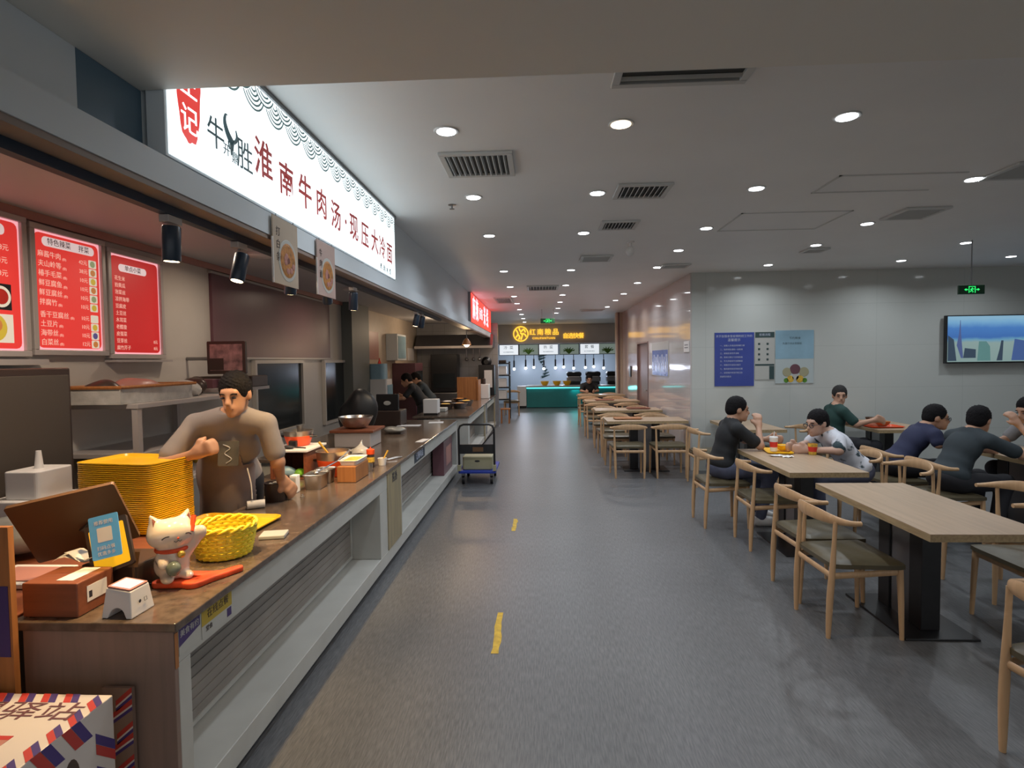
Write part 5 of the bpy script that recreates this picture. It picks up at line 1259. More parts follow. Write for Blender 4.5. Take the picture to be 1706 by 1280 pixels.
bowl('food_bowl', 'yellow bowl of noodles on the yellow tray beside the lidded cup', 2.30, 5.58, Z + .012, .07, .05, 'yel', 'foody')
tumbler('paper_cup', 'red and yellow paper cup in front of the man in the white printed shirt', 2.485, 5.38, Z, .042, .10, 'foody', 'red', lid=None)
for k, (x, y) in enumerate(((2.12, 5.30), (2.20, 5.25))):
    m = MB().use('paper'); v = []
    rnd = random.Random(k)
    for i in range(5):
        for j in range(4): v.append((x - .05 + .025 * i, y - .035 + .024 * j, Z + .002 + rnd.uniform(0, .014)))
    m.add(v, [(i * 4 + j, (i + 1) * 4 + j, (i + 1) * 4 + j + 1, i * 4 + j + 1) for i in range(4) for j in range(3)]); tag(m.build('crumpled_napkin'), ['crumpled white napkin at the table edge, nearer the aisle', 'crumpled white napkin right of the first, near the table corner'][k], 'napkin')
flat_tray(4.33, 5.05, Z, 90, 'orange tray at the right edge, nearer the camera', 'orange', .85); flat_tray(4.33, 5.58, Z, 90, 'orange yellow tray further along the table at the right edge', s=.9)
bowl('food_bowl', 'white bowl of food on the nearer orange tray', 4.33, 5.06, Z + .012, .08, .06, 'white', 'food'); bowl('food_bowl', 'white bowl on the further yellow tray at the right edge', 4.30, 5.62, Z + .012, .08, .06, 'white', 'green')
flat_tray(4.30, 7.45, Z, 0, 'orange tray on the wall table in front of the man in dark green', 'orange', .9); flat_tray(4.42, 7.95, Z, 5, 'brown orange tray on the wall table close to the wall', 'wood_or', .9)
bowl('food_bowl', 'brown food bowl on the orange tray beside the man in dark green', 4.30, 7.46, Z + .012, .09, .06, 'wood_or', 'food'); bowl('food_bowl', 'brown bowl on the wall table tray close to the wall', 4.45, 7.96, Z + .012, .08, .06, 'brown', 'food')
bowl('food_bowl', 'dark bowl of reddish food on the wall table left of the black shirted man', 2.62, 7.85, Z, .09, .06, 'brown', 'food')
for k, (x, y, mt) in enumerate(((1.3, 8.70, 'wood_or'), (1.75, 10.45, 'woodbox'), (1.4, 12.7, 'woodbox'))):
    flat_tray(x, y, Z, 0, 'reddish tray left on the %s side wall table' % ['nearest', 'second', 'third'][k], mt, .9)

# ================================================================== WALL THINGS ON THE RIGHT
def poster(label, x0, x1, z0, z1, mt, fn=None, Y=8.494):
    t = thing('wall_poster', label, 'poster', ((x0 + x1) / 2, Y, z0)); MB().use(mt).box(x0, x1, Y - .004, Y + .003, z0, z1).build('sheet', None, t)
    if fn: fn(t, Y - .0055)
    return t
def p1(t, Y):
    MB().use('litext').text('关于加强食堂疫情防控工作的', .040, FY(2.80, Y, 1.955), extrude=.0003).build('title', None, t); MB().use('litext').text('温馨提示', .046, FY(2.80, Y, 1.90), extrude=.0003).build('title', None, t)
    m = MB().use('litext')
    for i in range(9): m.text(['一、就餐人员请自觉佩戴口罩', '二、有序排队保持一米距离', '三、用餐前请洗手消毒', '四、使用公筷公勺文明用餐', '五、不大声喧哗不浪费粮食', '六、用餐完毕请及时离开', '七、餐具放到指定回收位置', '八、自觉维护食堂环境卫生', '感谢您的配合'][i], .027, FY(2.60, Y, 1.82 - i * .056), align='LEFT', extrude=.0002)
    m.build('body_lettering', None, t)
poster('deep blue poster with pale lines of text on the grey wall', 2.525, 3.085, 1.235, 2.01, 'blueposter', p1)
def p2(t, Y):
    MB().use('greentext').box(3.10, 3.37, Y + .0002, Y + .0012, 1.93, 2.01).box(3.10, 3.37, Y + .0002, Y + .0012, 1.525, 1.55).box(3.30, 3.37, Y + .0002, Y + .0012, 1.33, 1.52).build('dark_bands', None, t)
    m = MB().use('litext').text('就餐流程', .04, FY(3.235, Y, 1.97), extrude=.0003); m.build('title', None, t)
    m = MB().use('greentext')
    for i in range(4):
        for j in range(2): MB().use('greentext').box(3.14 + j * .12, 3.17 + j * .12, Y, Y + .001, 1.60 + i * .075, 1.63 + i * .075).build('small_icon', None, t)
poster('narrow white and dark green notice between two posters', 3.095, 3.375, 1.325, 2.015, 'label', p2)
def p3(t, Y):
    MB().use('ltblue').box(3.385, 3.925, Y + .0003, Y + .001, 1.62, 2.03).build('blue_sky', None, t)
    m = MB().use('greentext').text('节约粮食', .04, FY(3.66, Y, 1.915), extrude=.0002).text('光盘行动从我做起', .034, FY(3.62, Y, 1.84), extrude=.0002).build('lettering', None, t)
    m = MB(); m.use('maroon').lathe([(.075, 0), (.07, .002)], (3.665, 0, 0), 18, Matrix.Translation((0, Y, 1.47)) @ Matrix.Rotation(R(90), 4, 'X'))
    for i, (x, z, r, mt) in enumerate(((3.55, 1.43, .065, 'khaki'), (3.79, 1.43, .07, 'khaki'), (3.60, 1.33, .05, 'foody'), (3.73, 1.33, .055, 'foody'), (3.54, 1.31, .035, 'green'), (3.80, 1.31, .035, 'green'), (3.67, 1.36, .05, 'label'))):
        m.use(mt).lathe([(r, 0), (r * .92, .0015)], (x, 0, 0), 14, Matrix.Translation((0, Y, z)) @ Matrix.Rotation(R(90), 4, 'X'))
    m.build('food_picture', None, t)
poster('pale blue poster with pictures of grain and vegetables', 3.385, 3.925, 1.265, 2.03, mat('pale blue paper', (.44, .50, .50), .35), p3)
t = thing('wall_poster', 'blurred blue and white poster on the glossy side wall', 'poster', (2.175, 10.6, 1.33)); MB().use('label').box(2.172, 2.179, 9.9, 11.35, 1.33, 1.95).build('sheet', None, t)
m = MB().use('blueposter').box(2.170, 2.1715, 9.95, 11.3, 1.34, 1.80)
m.use('litext')
for k in range(7): m.box(2.169, 2.1698, 10.0 + k * .18, 10.08 + k * .18, 1.42 + .05 * (k % 3), 1.72 - .04 * (k % 2))
m.build('picture', None, t)
t = thing('wall_notice', 'small white notice on the side wall near the corner', 'notice', (2.175, 8.7, 1.74)); MB().use('paper').box(2.170, 2.179, 8.54, 8.85, 1.74, 1.90).build('sheet', None, t); MB().use('ink').box(2.1685, 2.1698, 8.6, 8.8, 1.84, 1.85).box(2.1685, 2.1698, 8.6, 8.8, 1.80, 1.81).build('lines', None, t)
t = thing('door_intercom', 'small dark wall box on the side wall beyond the brown door', 'switch', (2.17, 14.0, 1.2)); MB().rbox(13.9, 14.12, 1.22, 1.48, -.03, 0, .02, fr((2.179, 0, 0), (0, 1, 0), (0, 0, 1))).build('box', M['black'], t)
# television
tv = thing('television', 'wall television showing a blue city skyline', 'television', (6.4, 8.42, 1.53))
MB().box(5.70, 7.00, 8.40, 8.46, 1.525, 2.20).build('casing', M['black'], tv, bevel=.005)
m = bpy.data.materials.new('screen skyline'); m.use_nodes = True; nt = m.node_tree; bb = nt.nodes['Principled BSDF']; bb.inputs['Base Color'].default_value = (.01, .01, .02, 1); bb.inputs['Roughness'].default_value = .2
g = nt.nodes.new('ShaderNodeNewGeometry'); s3 = nt.nodes.new('ShaderNodeSeparateXYZ'); mr = nt.nodes.new('ShaderNodeMapRange'); mr.inputs[1].default_value = 1.54; mr.inputs[2].default_value = 2.18
n = nt.nodes.new('ShaderNodeTexNoise'); n.inputs['Scale'].default_value = 6; n.inputs['Detail'].default_value = 6; ad = nt.nodes.new('ShaderNodeMath'); ad.operation = 'MULTIPLY_ADD'; ad.inputs[1].default_value = .10; 
r = nt.nodes.new('ShaderNodeValToRGB'); e = r.color_ramp.elements; e[0].position = 0; e[0].color = (.26, .38, .36, 1); e[1].position = 1; e[1].color = (.30, .55, .75, 1)
for p_, c_ in ((.48, (.30, .42, .40, 1)), (.54, (.16, .38, .55, 1)), (.60, (.06, .18, .50, 1)), (.80, (.08, .24, .60, 1)), (.92, (.22, .48, .75, 1))):
    q = e.new(p_); q.color = c_
nt.links.new(g.outputs['Position'], s3.inputs[0]); nt.links.new(s3.outputs['Z'], mr.inputs[0]); nt.links.new(g.outputs['Position'], n.inputs['Vector'])
nt.links.new(n.outputs[0], ad.inputs[0]); nt.links.new(mr.outputs[0], ad.inputs[2]); nt.links.new(ad.outputs[0], r.inputs[0]); nt.links.new(r.outputs[0], bb.inputs['Emission Color']); bb.inputs['Emission Strength'].default_value = .75
MB().use(m).box(5.715, 6.985, 8.3985, 8.3998, 1.545, 2.185).build('screen', None, tv)
m = MB()
tw = lambda nme, c, s: emat(nme, c, s)
m.use(emat('tower glow', (.10, .14, .32), .5)); T = fr((0, 8.3975, 0), (1, 0, 0), (0, 0, 1))
m.prism([(5.84, 1.78), (5.90, 1.60), (5.93, 1.60), (5.895, 1.95), (5.888, 2.13), (5.882, 2.13), (5.87, 1.95)], 0, .0004, T)
m.use(emat('building green', (.12, .26, .25), .6)).prism([(6.12, 1.56), (6.30, 1.56), (6.29, 1.76), (6.24, 1.83), (6.14, 1.83)], 0, .0004, T)
m.use(emat('building blue', (.07, .13, .33), .6)).prism([(6.58, 1.56), (6.80, 1.56), (6.82, 1.82), (6.62, 1.86)], 0, .0004, T).prism([(6.86, 1.56), (6.98, 1.56), (6.98, 1.78), (6.88, 1.82)], 0, .0004, T)
m.use(emat('building dark', (.05, .08, .12), .5)).prism([(5.72, 1.56), (5.84, 1.56), (5.80, 1.86), (5.72, 1.92)], 0, .0004, T).prism([(6.38, 1.56), (6.46, 1.56), (6.47, 1.84), (6.44, 1.84), (6.42, 1.72)], 0, .0004, T).prism([(5.93, 1.60), (6.10, 1.60), (6.10, 1.72), (5.95, 1.74)], 0, .0004, T)
m.build('skyline_picture', None, tv)

# ================================================================== REAR STALL
t = thing('rear_counter', 'teal fronted counter at the far end with a glowing cyan strip', 'counter', (1, 19.9, 0))
MB().box(-.48, 3.6, 19.8, 20.4, .02, .66).build('teal_front', M['tealc'], t, bevel=.004); MB().box(-.48, 3.6, 19.76, 19.80, .675, .705).build('led_strip', M['led'], t)
MB().box(-.486, 3.62, 19.74, 20.7, .706, .76).build('stone_top', M['label'], t, bevel=.003); MB().box(-.46, 3.58, 19.81, 20.4, .66, .705).build('top_support', M['steeldk'], t)
t = thing('end_cabinet', 'pale cabinet at the left end of the teal counter', 'cabinet', (-.66, 19.9, 0)); MB().box(-.80, -.49, 19.72, 20.5, .08, .75).build('body', M['white'], t); MB().box(-.79, -.5, 19.76, 20.45, 0, .079).build('plinth', M['black'], t)
for k, x in enumerate((.15, .57, .92)):
    t = bowl('rice_bowl', 'yellow rice bowl on the teal counter, %s of three' % ['left', 'middle', 'right'][k], x, 20.1, .761, .15, .15, 'yel', 'foody'); t['group'] = 'yellow bowls on the rear counter'
for k, x in enumerate((.95, 1.62, 2.35)):
    t = thing('rice_cooker', 'large black rice warmer on the rear counter, %s of three' % ['left', 'middle', 'right'][k], 'rice cooker', (x + .25, 20.5, .77), group='black rice warmers')
    MB().box(x - .02, x + .5, 20.35, 20.75, .861, 1.05).build('body', M['steeldk'], t, bevel=.04); MB().box(x - .02, x + .5, 20.35, 20.75, 1.051, 1.22).build('lid', M['black'], t, bevel=.06); MB().box(x + .05, x + .42, 20.33, 20.35, 1.03, 1.06).build('handle', M['steel'], t)
    MB().box(x + .02, x + .46, 20.38, 20.7, .77, .861).build('foot', M['black'], t)
for k in range(10):
    x = -.93 + k * .352 + (.06 if k % 3 == 1 else 0); zz = 1.34 + .05 * ((k * 7) % 3) / 2
    t = thing('pendant_lamp', 'tiny glowing pendant bulb over the rear counter, %s from the left' % ORD[k], 'pendant lamp', (x, 20.5, zz), group='pendant bulbs over the rear counter')
    MB().tube([(x, 20.5, zz + .03), (x, 20.5, 2.21)], .012, 6).build('cord', M['dark'], t); MB().tube([(x, 20.5, zz + .04), (x, 20.5, zz + .30)], .028, 8).build('holder', M['black'], t)
    MB().ball((x, 20.5, zz), .045).build('bulb', M['bulb'], t)
for x in (-.6, .8, 2.2): lamp('POINT', 'pendant_glow', (x, 21.0, 1.32), 20, (.75, .82, 1), .06)
lamp('AREA', 'led_strip_glow', (1.2, 19.72, .66), 2, (.1, .9, .9), .3, aim=(1.2, 19.3, 0))
t = thing('wall_decoration', 'dark flower drawing and faint characters on the rear stall wall', 'wall decoration', (.6, 21.98, 1.2))
m = MB().use('greentext')
for k in range(9):
    a = k * .7; m.tube([(.05 + .12 * math.sin(a), 21.985, 1.0 + k * .11), (.25 + .1 * math.cos(a), 21.985, 1.08 + k * .11)], [.05, .012], 5)
m.build('flower_drawing', None, t)
MB().use('litext').text('好好吃饭', .20, FY(.95, 21.985, 1.55), extrude=.001).text('用心做好每一餐', .11, FY(.95, 21.985, 1.25), extrude=.001).build('lettering', None, t)
# rack, stool, side chair at the left of the rear aisle
t = thing('storage_rack', 'black metal rack of white cartons at the end of the second counter', 'rack', (-1.05, 16.1, 0))
for x in (-1.22, -.86):
    for y in (15.9, 16.3): MB().box(x - .015, x + .015, y - .015, y + .015, 0, 1.62).build('post', M['black'], t)
for z in (.55, .88, 1.22, 1.55): MB().box(-1.23, -.85, 15.89, 16.31, z, z + .03).build('shelf', M['black'], t)
for k, z in enumerate((.581, .911, 1.251)): tag(MB().use('white').box(-1.18, -.94, 15.93, 16.25, z, z + .24).build('white_carton', bevel=.01), 'white carton on the %s shelf of the black rack' % ['lowest', 'middle', 'top'][k], 'box', 'cartons on the black rack')
tag(MB().use('brown').box(-1.15, -.95, 15.95, 16.2, 1.581, 1.66).build('dark_box', bevel=.01), 'dark box on top of the black rack', 'box')
t = thing('wooden_stool', 'small orange brown wooden stool at the end of the second counter', 'stool', (-.93, 15.1, 0))
MB().rbox(-1.06, -.80, 14.97, 15.23, .36, .39, .02).build('seat', M['wood_or'], t)
for x in (-1.03, -.83):
    for y in (15.0, 15.2): MB().box(x - .016, x + .016, y - .016, y + .016, 0, .36).build('leg', M['wood_or'], t)
chair(-.86, 17.2, -90, 'wooden elbow chair alone left of the rear aisle behind the stool')

# ================================================================== PEOPLE
def hand_prims(w, d, pn, side, curl=.35, s=1.0, spread=.18):
    """w wrist, d direction of fingers, pn palm normal (palm side), side: vector toward the thumb"""
    w = Vector(w); d = Vector(d).normalized(); side = Vector(side); side = (side - d * side.dot(d)).normalized(); pn = Vector(pn); pn = (pn - d * pn.dot(d) - side * pn.dot(side)).normalized()
    P = [('c', tuple(w), tuple(w + d * .03 * s), .024 * s, .026 * s)]
    for k in range(4): a = (1.5 - k) * .019 * s; P.append(('c', tuple(w + d * .02 * s + side * a * .7), tuple(w + d * .085 * s + side * a), .013 * s, .0115 * s))
    for k, ln in enumerate((.070, .080, .075, .058)):
        a = (1.5 - k) * .019 * s; b0 = w + d * .085 * s + side * a; dd = (d + side * spread * (1.5 - k) * .3).normalized(); L = ln * s; p = b0; ang = 0
        for seg, fr_ in enumerate((.45, .32, .23)):
            ang += curl * (1.0 + .3 * seg); q = p + (dd * math.cos(ang) + pn * math.sin(ang)) * L * fr_
            P.append(('c', tuple(p), tuple(q), (.0098 - .0011 * seg) * s, (.0090 - .0011 * seg) * s)); p = q
    b0 = w + d * .025 * s + side * .024 * s; q = b0 + (side * .75 + d * .6 + pn * .25).normalized() * .038 * s; q2 = q + (side * .25 + d * .85 + pn * .35 * (1 + curl)).normalized() * .032 * s
    P += [('c', tuple(b0), tuple(q), .014 * s, .0115 * s), ('c', tuple(q), tuple(q2), .0105 * s, .009 * s)]
    return P
def person(label, J, shirt, pants='pants_blue', hair='hair', skin='skin', shoes='white', res=.009, glasses=False, legs=True, group=None, apron=False, hs=1.0, extra=None):
    V = {k: Vector(v) for k, v in J.items()}
    base = Vector((V['pel'].x, V['pel'].y, 0)); t = thing('person', label, 'person', tuple(base))
    f = V['face'].normalized(); u0 = V['up'].normalized() if 'up' in V else Vector((0, 0, 1)); u = (u0 - f * u0.dot(f)).normalized(); l = u.cross(f)
    H = V['head']; Q = [[f[i], l[i], u[i]] for i in range(3)]
    h = lambda a, b, c: tuple(H + f * a * hs + l * b * hs + u * c * hs)
    e = lambda c, r: ('e', c, tuple(q * hs for q in r), Q)
    P = [e(h(-.012, 0, .025), (.094, .075, .092)), e(h(.028, 0, -.045), (.062, .054, .066)), ('c', h(.075, 0, -.085), h(.04, 0, -.07), .026 * hs, .04 * hs),
         ('c', h(.090, 0, .012), h(.106, 0, -.022), .009 * hs, .015 * hs), e(h(.084, 0, -.052), (.018, .026, .013)), ('c', h(.074, -.03, .032), h(.074, .03, .032), .014 * hs, .014 * hs),
         e(h(-.01, .077, -.005), (.018, .009, .030)), e(h(-.01, -.077, -.005), (.018, .009, .030)), ('c', h(-.035, 0, -.05), tuple(V['neck']), .052, .056)]
    sh = V['neck']; pel = V['pel']; ch = V.get('chest', pel.lerp(sh, .68)); wst = V.get('waist', pel.lerp(sh, .33))
    sl = (V['shL'] - V['shR']).normalized(); bk = sl.cross((sh - pel).normalized()); QT = [[sl[i], bk[i], (sh - pel).normalized()[i]] for i in range(3)]
    body = [('c', tuple(V['shL']), tuple(V['shR']), .044, .044), ('e', tuple(ch), (.150, .100, .150), QT), ('e', tuple(wst), (.135, .100, .15), QT), ('e', tuple(pel), (.165, .12, .12), QT), ('c', tuple(V['shL'].lerp(sh, .35)), tuple(sh), .05, .056), ('c', tuple(V['shR'].lerp(sh, .35)), tuple(sh), .05, .056)]
    arms = []
    for s in 'LR':
        arms += [('c', tuple(V['sh' + s]), tuple(V['el' + s]), .050, .038), ('c', tuple(V['el' + s]), tuple(V['wr' + s]), .038, .025)]
        d = V['hd' + s]; pn = V.get('pn' + s, Vector((0, 0, -1))); th = V.get('th' + s, Vector((0, 0, 1)) if abs(d.normalized().z) < .7 else f)
        arms += hand_prims(V['wr' + s], d, pn, th, curl=V['cu' + s].x if 'cu' + s in V else .4)
    lg = []
    for s in 'LR':
        lg += [('c', tuple(V['hip' + s]), tuple(V['kn' + s]), .078, .055), ('c', tuple(V['kn' + s]), tuple(V['an' + s]), .053, .036)]
    ft = []
    for s in 'LR': ft.append(('c', tuple(V['an' + s] + Vector((0, 0, -.045))), tuple(V['to' + s]), .035, .03))
    blob_obj('body', skin, t, P + body + arms + (lg if legs else []), res if res < .01 else res, .022)
    g = .010
    def infl(p, a): return ('c', p[1], p[2], p[3] + a, p[4] + a) if p[0] == 'c' else ('e', p[1], tuple(q + a for q in p[2]), p[3])
    S = [infl(p, g) for p in body]
    if legs: S[3] = ('e', tuple(pel + (sh - pel).normalized() * .03), (.18, .135, .11), QT)
    for s in 'LR':
        a = V['sh' + s]; b_ = V['el' + s]; S.append(('c', tuple(a), tuple(a.lerp(b_, .74)), .058, .060))
    if 'neg' in J: pass
    so = blob_obj('shirt', shirt, t, S, max(res, .010), .03, neg=[('e', tuple(sh + f * .02 + Vector((0, 0, .052))), (.066, .066, .05), None)])
    if legs:
        lp = [('e', tuple(pel - (sh - pel).normalized() * .02), (.172, .128, .11), QT)] + [infl(p, .014) for p in lg]
        blob_obj('trousers', pants, t, lp, max(res, .011), .05)
        for s in 'LR':
            a = V['an' + s]; to = V['to' + s]; d = (to - a); d.z = 0; d.normalize()
            blob_obj('shoe', shoes, t, [('c', tuple(a + Vector((0, 0, -.03)) - d * .02), tuple(Vector((a.x, a.y, .05)) + d * .10), .045, .042), ('c', tuple(Vector((a.x, a.y, .036)) - d * .03), tuple(Vector((a.x, a.y, .036)) + d * .16), .036, .034)], .010, .03)
    blob_obj('hair', hair, t, [e(h(-.020, 0, .038), (.101, .085, .098)), e(h(-.06, 0, -.01), (.06, .072, .06))], min(res, .008), .02,
             neg=[e(h(.104, 0, -.045), (.078, .10, .108)), e(h(.03, .0, -.085), (.07, .13, .075)), e(h(.11, 0, .01), (.045, .07, .05))], tuft=.0032)
    for s in (1, -1):
        MB().ball((0, 0, 0), (.006, .013, .006), 8, Matrix.Translation(h(.086, s * .031, .006)) @ Matrix(((f.x, l.x, u.x, 0), (f.y, l.y, u.y, 0), (f.z, l.z, u.z, 0), (0, 0, 0, 1))), 6).build('eye', M['ink'], t, smooth=True)
        MB().tube([h(.089, s * .016, .026), h(.090, s * .032, .030), h(.080, s * .048, .026)], .0038, 5).build('eyebrow', M['hair'], t)
    MB().tube([h(.094, -.022, -.056), h(.100, 0, -.058), h(.094, .022, -.056)], .0042, 6).build('mouth', M['lips'], t)
    if glasses:
        m = MB().use('ink')
        for s in (1, -1):
            m.tube([h(.104 + .0 * k, s * .034 + .024 * math.cos(2 * PI * k / 14), .004 + .018 * math.sin(2 * PI * k / 14)) for k in range(14)], .003, 5, closed=True)
            m.tube([h(.102, s * .056, .008), h(.0, s * .082, .008)], .0025, 5)
        m.tube([h(.105, -.01, .006), h(.105, .01, .006)], .003, 5); m.build('glasses', None, t)
    return t
M['lips'] = mat('lips', (.28, .10, .08), .45)
M['pants_blue'] = mat('blue grey jeans', (.085, .095, .15), .8, noise=.2, nscale=10); M['pants_black'] = mat('black trousers', (.015, .015, .02), .8)
M['sh_black'] = mat('black cotton', (.010, .011, .013), .85, bump=.3, bscale=30); M['sh_grey'] = mat('grey cotton', (.27, .235, .22), .85, noise=.1, nscale=6, bump=.4, bscale=14)
M['sh_green'] = mat('dark green cotton', (.012, .045, .038), .85); M['sh_navy'] = mat('navy cotton', (.018, .022, .060), .85, bump=.3, bscale=20); M['sh_dark'] = mat('dark slate cotton', (.025, .035, .042), .85, bump=.3, bscale=20)
M['sh_lt'] = mat('light grey cotton', (.20, .20, .21), .85)
ms = mat('white shirt with dark floral print', (.55, .57, .62), .8); nt = ms.node_tree; bb = nt.nodes['Principled BSDF']; tc = nt.nodes.new('ShaderNodeTexCoord'); vo = nt.nodes.new('ShaderNodeTexNoise'); vo.inputs['Scale'].default_value = 9; vo.inputs['Detail'].default_value = 3
r = nt.nodes.new('ShaderNodeValToRGB'); e = r.color_ramp.elements; e[0].position = .57; e[0].color = (.56, .57, .62, 1); e[1].position = .63; e[1].color = (.02, .04, .05, 1)
nt.links.new(tc.outputs['Object'], vo.inputs['Vector']); nt.links.new(vo.outputs[0], r.inputs[0]); nt.links.new(r.outputs[0], bb.inputs['Base Color']); M['sh_print'] = ms
M['apron'] = mat('grey apron cloth', (.235, .185, .175), .85, noise=.12, nscale=7); M['apronp'] = mat('dark green grey apron print', (.10, .095, .075), .5, noise=.4, nscale=10)
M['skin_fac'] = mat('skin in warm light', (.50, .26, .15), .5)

# the cook, leaning over the counter
cookJ = dict(pel=(-1.93, 3.46, .98), neck=(-1.77, 3.24, 1.36), chest=(-1.83, 3.32, 1.20), waist=(-1.90, 3.42, 1.08), head=(-1.725, 3.17, 1.475), face=(.10, -1, -.22), up=(0, -.15, 1),
    shL=(-1.61, 3.29, 1.30), shR=(-1.97, 3.19, 1.31), elL=(-1.55, 3.30, 1.07), wrL=(-1.60, 3.44, .945), hdL=(.25, .25, -.45), pnL=(0, 0, -1), thL=(-.3, -.5, 0), cuL=(.25, 0, 0),
    elR=(-2.07, 3.03, 1.10), wrR=(-1.86, 2.99, 1.17), hdR=(.85, .05, .35), pnR=(0, 1, -.2), thR=(0, 0, 1), cuR=(.95, 0, 0),
    hipL=(-1.84, 3.50, .93), hipR=(-2.02, 3.46, .93), knL=(-1.85, 3.56, .50), knR=(-2.04, 3.52, .50), anL=(-1.86, 3.62, .09), anR=(-2.05, 3.58, .09), toL=(-1.84, 3.45, .04), toR=(-2.03, 3.42, .04))
ck = person('cook in a grey shirt and apron leaning over the near worktop', cookJ, 'sh_grey', 'pants_black', skin='skin_fac', shoes='black', res=.0065)
# apron: a thin cloth shell lying on the front of the shirt
pe, ne = Vector(cookJ['pel']), Vector(cookJ['neck']); slv = (Vector(cookJ['shL']) - Vector(cookJ['shR'])).normalized(); spv = (ne - pe).normalized(); fwv = slv.cross(spv).normalized()
QA = [[slv[i], fwv[i], spv[i]] for i in range(3)]
V, Qd = blob([('e', cookJ['chest'], (.170, .124, .17), QA), ('e', cookJ['waist'], (.160, .126, .17), QA), ('e', cookJ['pel'], (.19, .15, .15), QA), ('c', (-1.92, 3.44, .92), (-1.94, 3.46, .60), .165, .17)], .010, .06)
Cn = V[Qd].mean(1) - np.array(pe); la = Cn @ np.array(slv); fo = Cn @ np.array(fwv); hh = Cn @ np.array(spv)
keep = Qd[(fo > .03) & (hh < .33) & (np.abs(la) < np.where(hh > .17, .115, .165))].tolist()
inv = np.array(wmat(ck).inverted()); V2 = V @ inv[:3, :3].T + inv[:3, 3]
used_v = sorted({i for q in keep for i in q}); mp_ = {a: b for b, a in enumerate(used_v)}
me = bpy.data.meshes.new('apron'); me.from_pydata(V2[used_v].tolist(), [], [[mp_[i] for i in q] for q in keep]); me.materials.append(M['apron']); me.polygons.foreach_set('use_smooth', [True] * len(me.polygons))
ap = bpy.data.objects.new('apron', me); COL.objects.link(ap); ap.parent = ck
sm = ap.modifiers.new('s', 'SOLIDIFY'); sm.thickness = .004
m = MB().use('apronp').rbox(-.058, .058, -.07, .07, 0, .003, .008, fr((-1.765, 3.155, 1.145), (1, .05, 0), (0, .12, 1)))
m.use('label').tube(catmull([(-.03, .05, .004), (.01, .03, .004), (-.02, 0, .004), (.02, -.03, .004), (-.01, -.055, .004)], 4), .003, 5, fr((-1.765, 3.155, 1.145), (1, .05, 0), (0, .12, 1))); m.build('apron_badge', None, ck)
MB().use('paper').tube(catmull([(-1.72, 3.27, 1.04), (-1.70, 3.27, .95), (-1.685, 3.25, .86)], 4), .004, 5).build('apron_string', None, ck)

def seated(label, x, y, deg, shirt, lean=15, arms=None, look=None, twist=0, **k):
    """seated figure; local f forward, l left, u up; seat 0.45 m"""
    a = R(deg); F = Vector((math.cos(a), math.sin(a), 0)); L = Vector((-math.sin(a), math.cos(a), 0)); U = Vector((0, 0, 1)); O = Vector((x, y, 0))
    w = lambda p: tuple(O + F * p[0] + L * p[1] + U * p[2])
    ln = R(lean); sp = Vector((math.sin(ln), 0, math.cos(ln))); pel = Vector((-.05, 0, .575)); neck = pel + sp * .45
    hl = R(min(lean + 8, 50)); head = neck + Vector((math.sin(hl) * .13 + .015, 0, math.cos(hl) * .13))
    J = dict(pel=w(pel), neck=w(neck), head=w(head), chest=w(pel + sp * .30), waist=w(pel + sp * .14), shL=w(neck + Vector((0, .175, -.055))), shR=w(neck + Vector((0, -.175, -.055))),
             hipL=w((-.0, .09, .55)), hipR=w((-.0, -.09, .55)), knL=w((.40, .12, .53)), knR=w((.40, -.12, .53)), anL=w((.36, .12, .09)), anR=w((.30, -.12, .09)), toL=w((.52, .13, .04)), toR=w((.46, -.13, .04)))
    A = dict(elL=(.22, .22, .80), wrL=(.42, .12, .79), hdL=(.9, -.4, 0), elR=(.22, -.22, .80), wrR=(.42, -.12, .79), hdR=(.9, .4, 0)); A.update(arms or {})
    for q, p in A.items():
        J[q] = (F * p[0] + L * p[1] + U * p[2]) if q[:2] in ('hd', 'pn', 'th') else (p if q[:2] == 'cu' else w(p))
    lf = look or (1, 0, -.15); J['face'] = F * lf[0] + L * lf[1] + U * lf[2]
    return person(label, J, shirt, **k)
seated('man in a black T-shirt and jeans seated on the aisle side, hand at his mouth', 1.83, 5.80, 2, 'sh_black', 14, dict(elR=(.26, -.20, .80), wrR=(.30, -.07, .97), hdR=(.05, .35, .9), thR=(-1, 0, 0), pnR=(-.6, .5, 0), elL=(.27, .2, .80), wrL=(.46, .1, .82)), look=(1, -.05, -.12), res=.008)
seated('man in a white printed shirt and glasses leaning on the table', 2.93, 5.56, 184, 'sh_print', 38, dict(elL=(.28, .26, .80), wrL=(.47, .12, .79), hdL=(.9, -.5, 0), elR=(.30, -.22, .80), wrR=(.50, -.05, .80)), look=(1, .30, -.22), glasses=True, skin='skin2', shoes='black', res=.008)
seated('man in a dark green shirt seated by the wall behind the others', 3.72, 7.40, 0, 'sh_green', 4, dict(elR=(.10, -.25, .82), wrR=(.35, -.16, .86), hdR=(1, .1, .1)), look=(-.3, -1, -.1), pants='pants_black', hair='hairgrey', shoes='black', res=.010)
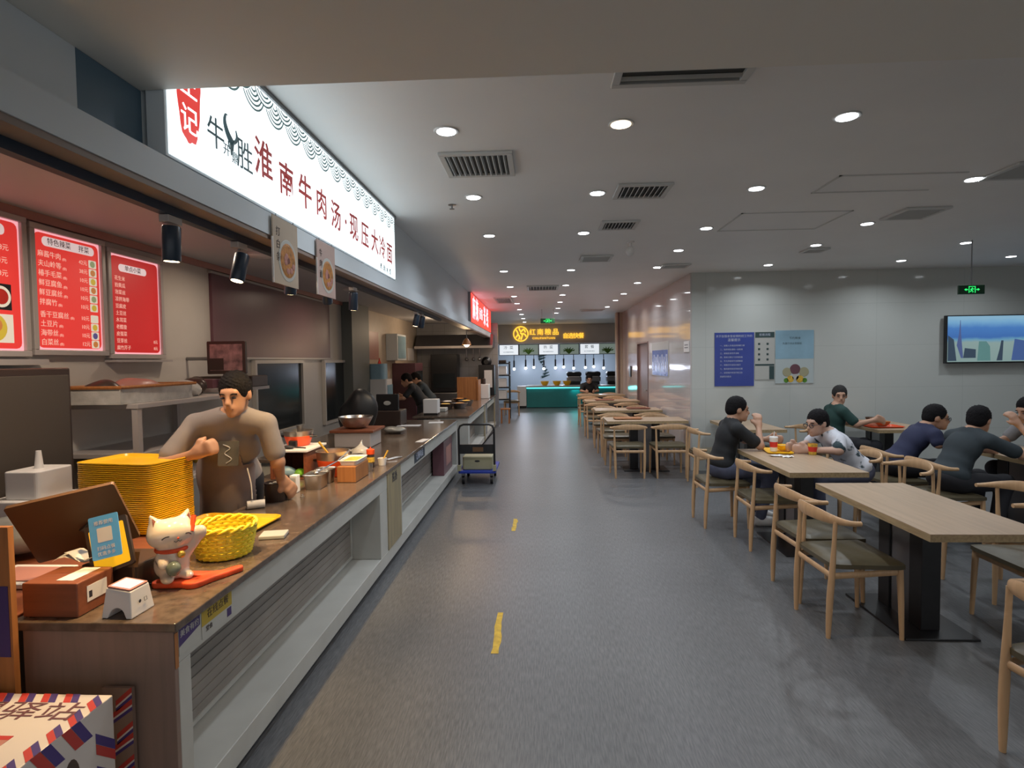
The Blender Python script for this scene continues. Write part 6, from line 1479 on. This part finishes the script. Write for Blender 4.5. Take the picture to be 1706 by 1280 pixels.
seated('man in a navy shirt and glasses leaning forward, seen from behind', 3.56, 5.86, -4, 'sh_navy', 36, None, look=(1, -.25, -.15), glasses=True, pants='pants_black', shoes='black', res=.009)
seated('man in a dark grey green shirt seen from behind, forearm on the table', 3.60, 5.20, 12, 'sh_dark', 30, dict(elR=(.38, -.28, .80), wrR=(.60, -.20, .86), hdR=(.5, .3, .6), elL=(.35, .2, .8)), look=(1, .25, -.1), pants='pants_black', shoes='black', res=.009)
seated('man with black hair in a light shirt cut by the right edge of the picture', 4.86, 5.74, 180, 'sh_lt', 22, dict(elL=(.30, .25, .80), wrL=(.36, .10, .98), hdL=(.4, -.2, .8)), look=(1, .2, -.35), pants='pants_black', shoes='black', res=.010)
seated('distant man in black seated at the last side wall table before the teal counter', 1.32, 15.85, -90, 'sh_black', 20, None, look=(1, 0, -.3), pants='pants_black', shoes='black', res=.014)
def worker(label, x, y, deg, shirt, res=.013):
    a = R(deg); F = Vector((math.cos(a), math.sin(a), 0)); L = Vector((-math.sin(a), math.cos(a), 0)); U = Vector((0, 0, 1)); O = Vector((x, y, 0)); w = lambda p: tuple(O + F * p[0] + L * p[1] + U * p[2])
    J = dict(pel=w((0, 0, .86)), neck=w((.22, 0, 1.20)), head=w((.31, 0, 1.30)), shL=w((.20, .18, 1.16)), shR=w((.20, -.18, 1.16)), elL=w((.35, .22, .98)), wrL=w((.56, .15, .95)), elR=w((.35, -.22, .98)), wrR=w((.56, -.15, .95)),
             hipL=w((0, .09, .80)), hipR=w((0, -.09, .80)), knL=w((.04, .10, .45)), knR=w((.04, -.10, .45)), anL=w((0, .10, .09)), anR=w((0, -.10, .09)), toL=w((.15, .1, .04)), toR=w((.15, -.1, .04)))
    J['hdL'] = F * 1 - U * .2; J['hdR'] = F * 1 - U * .2; J['face'] = F * 1 - U * .5
    return person(label, J, shirt, 'pants_black', shoes='black', res=res)
worker('worker in a dark shirt bending behind the second counter, reaching left', -2.22, 10.8, 190, 'sh_black')
worker('second worker in a brownish shirt behind the first one at the second counter', -2.26, 11.75, 200, 'sh_dark')
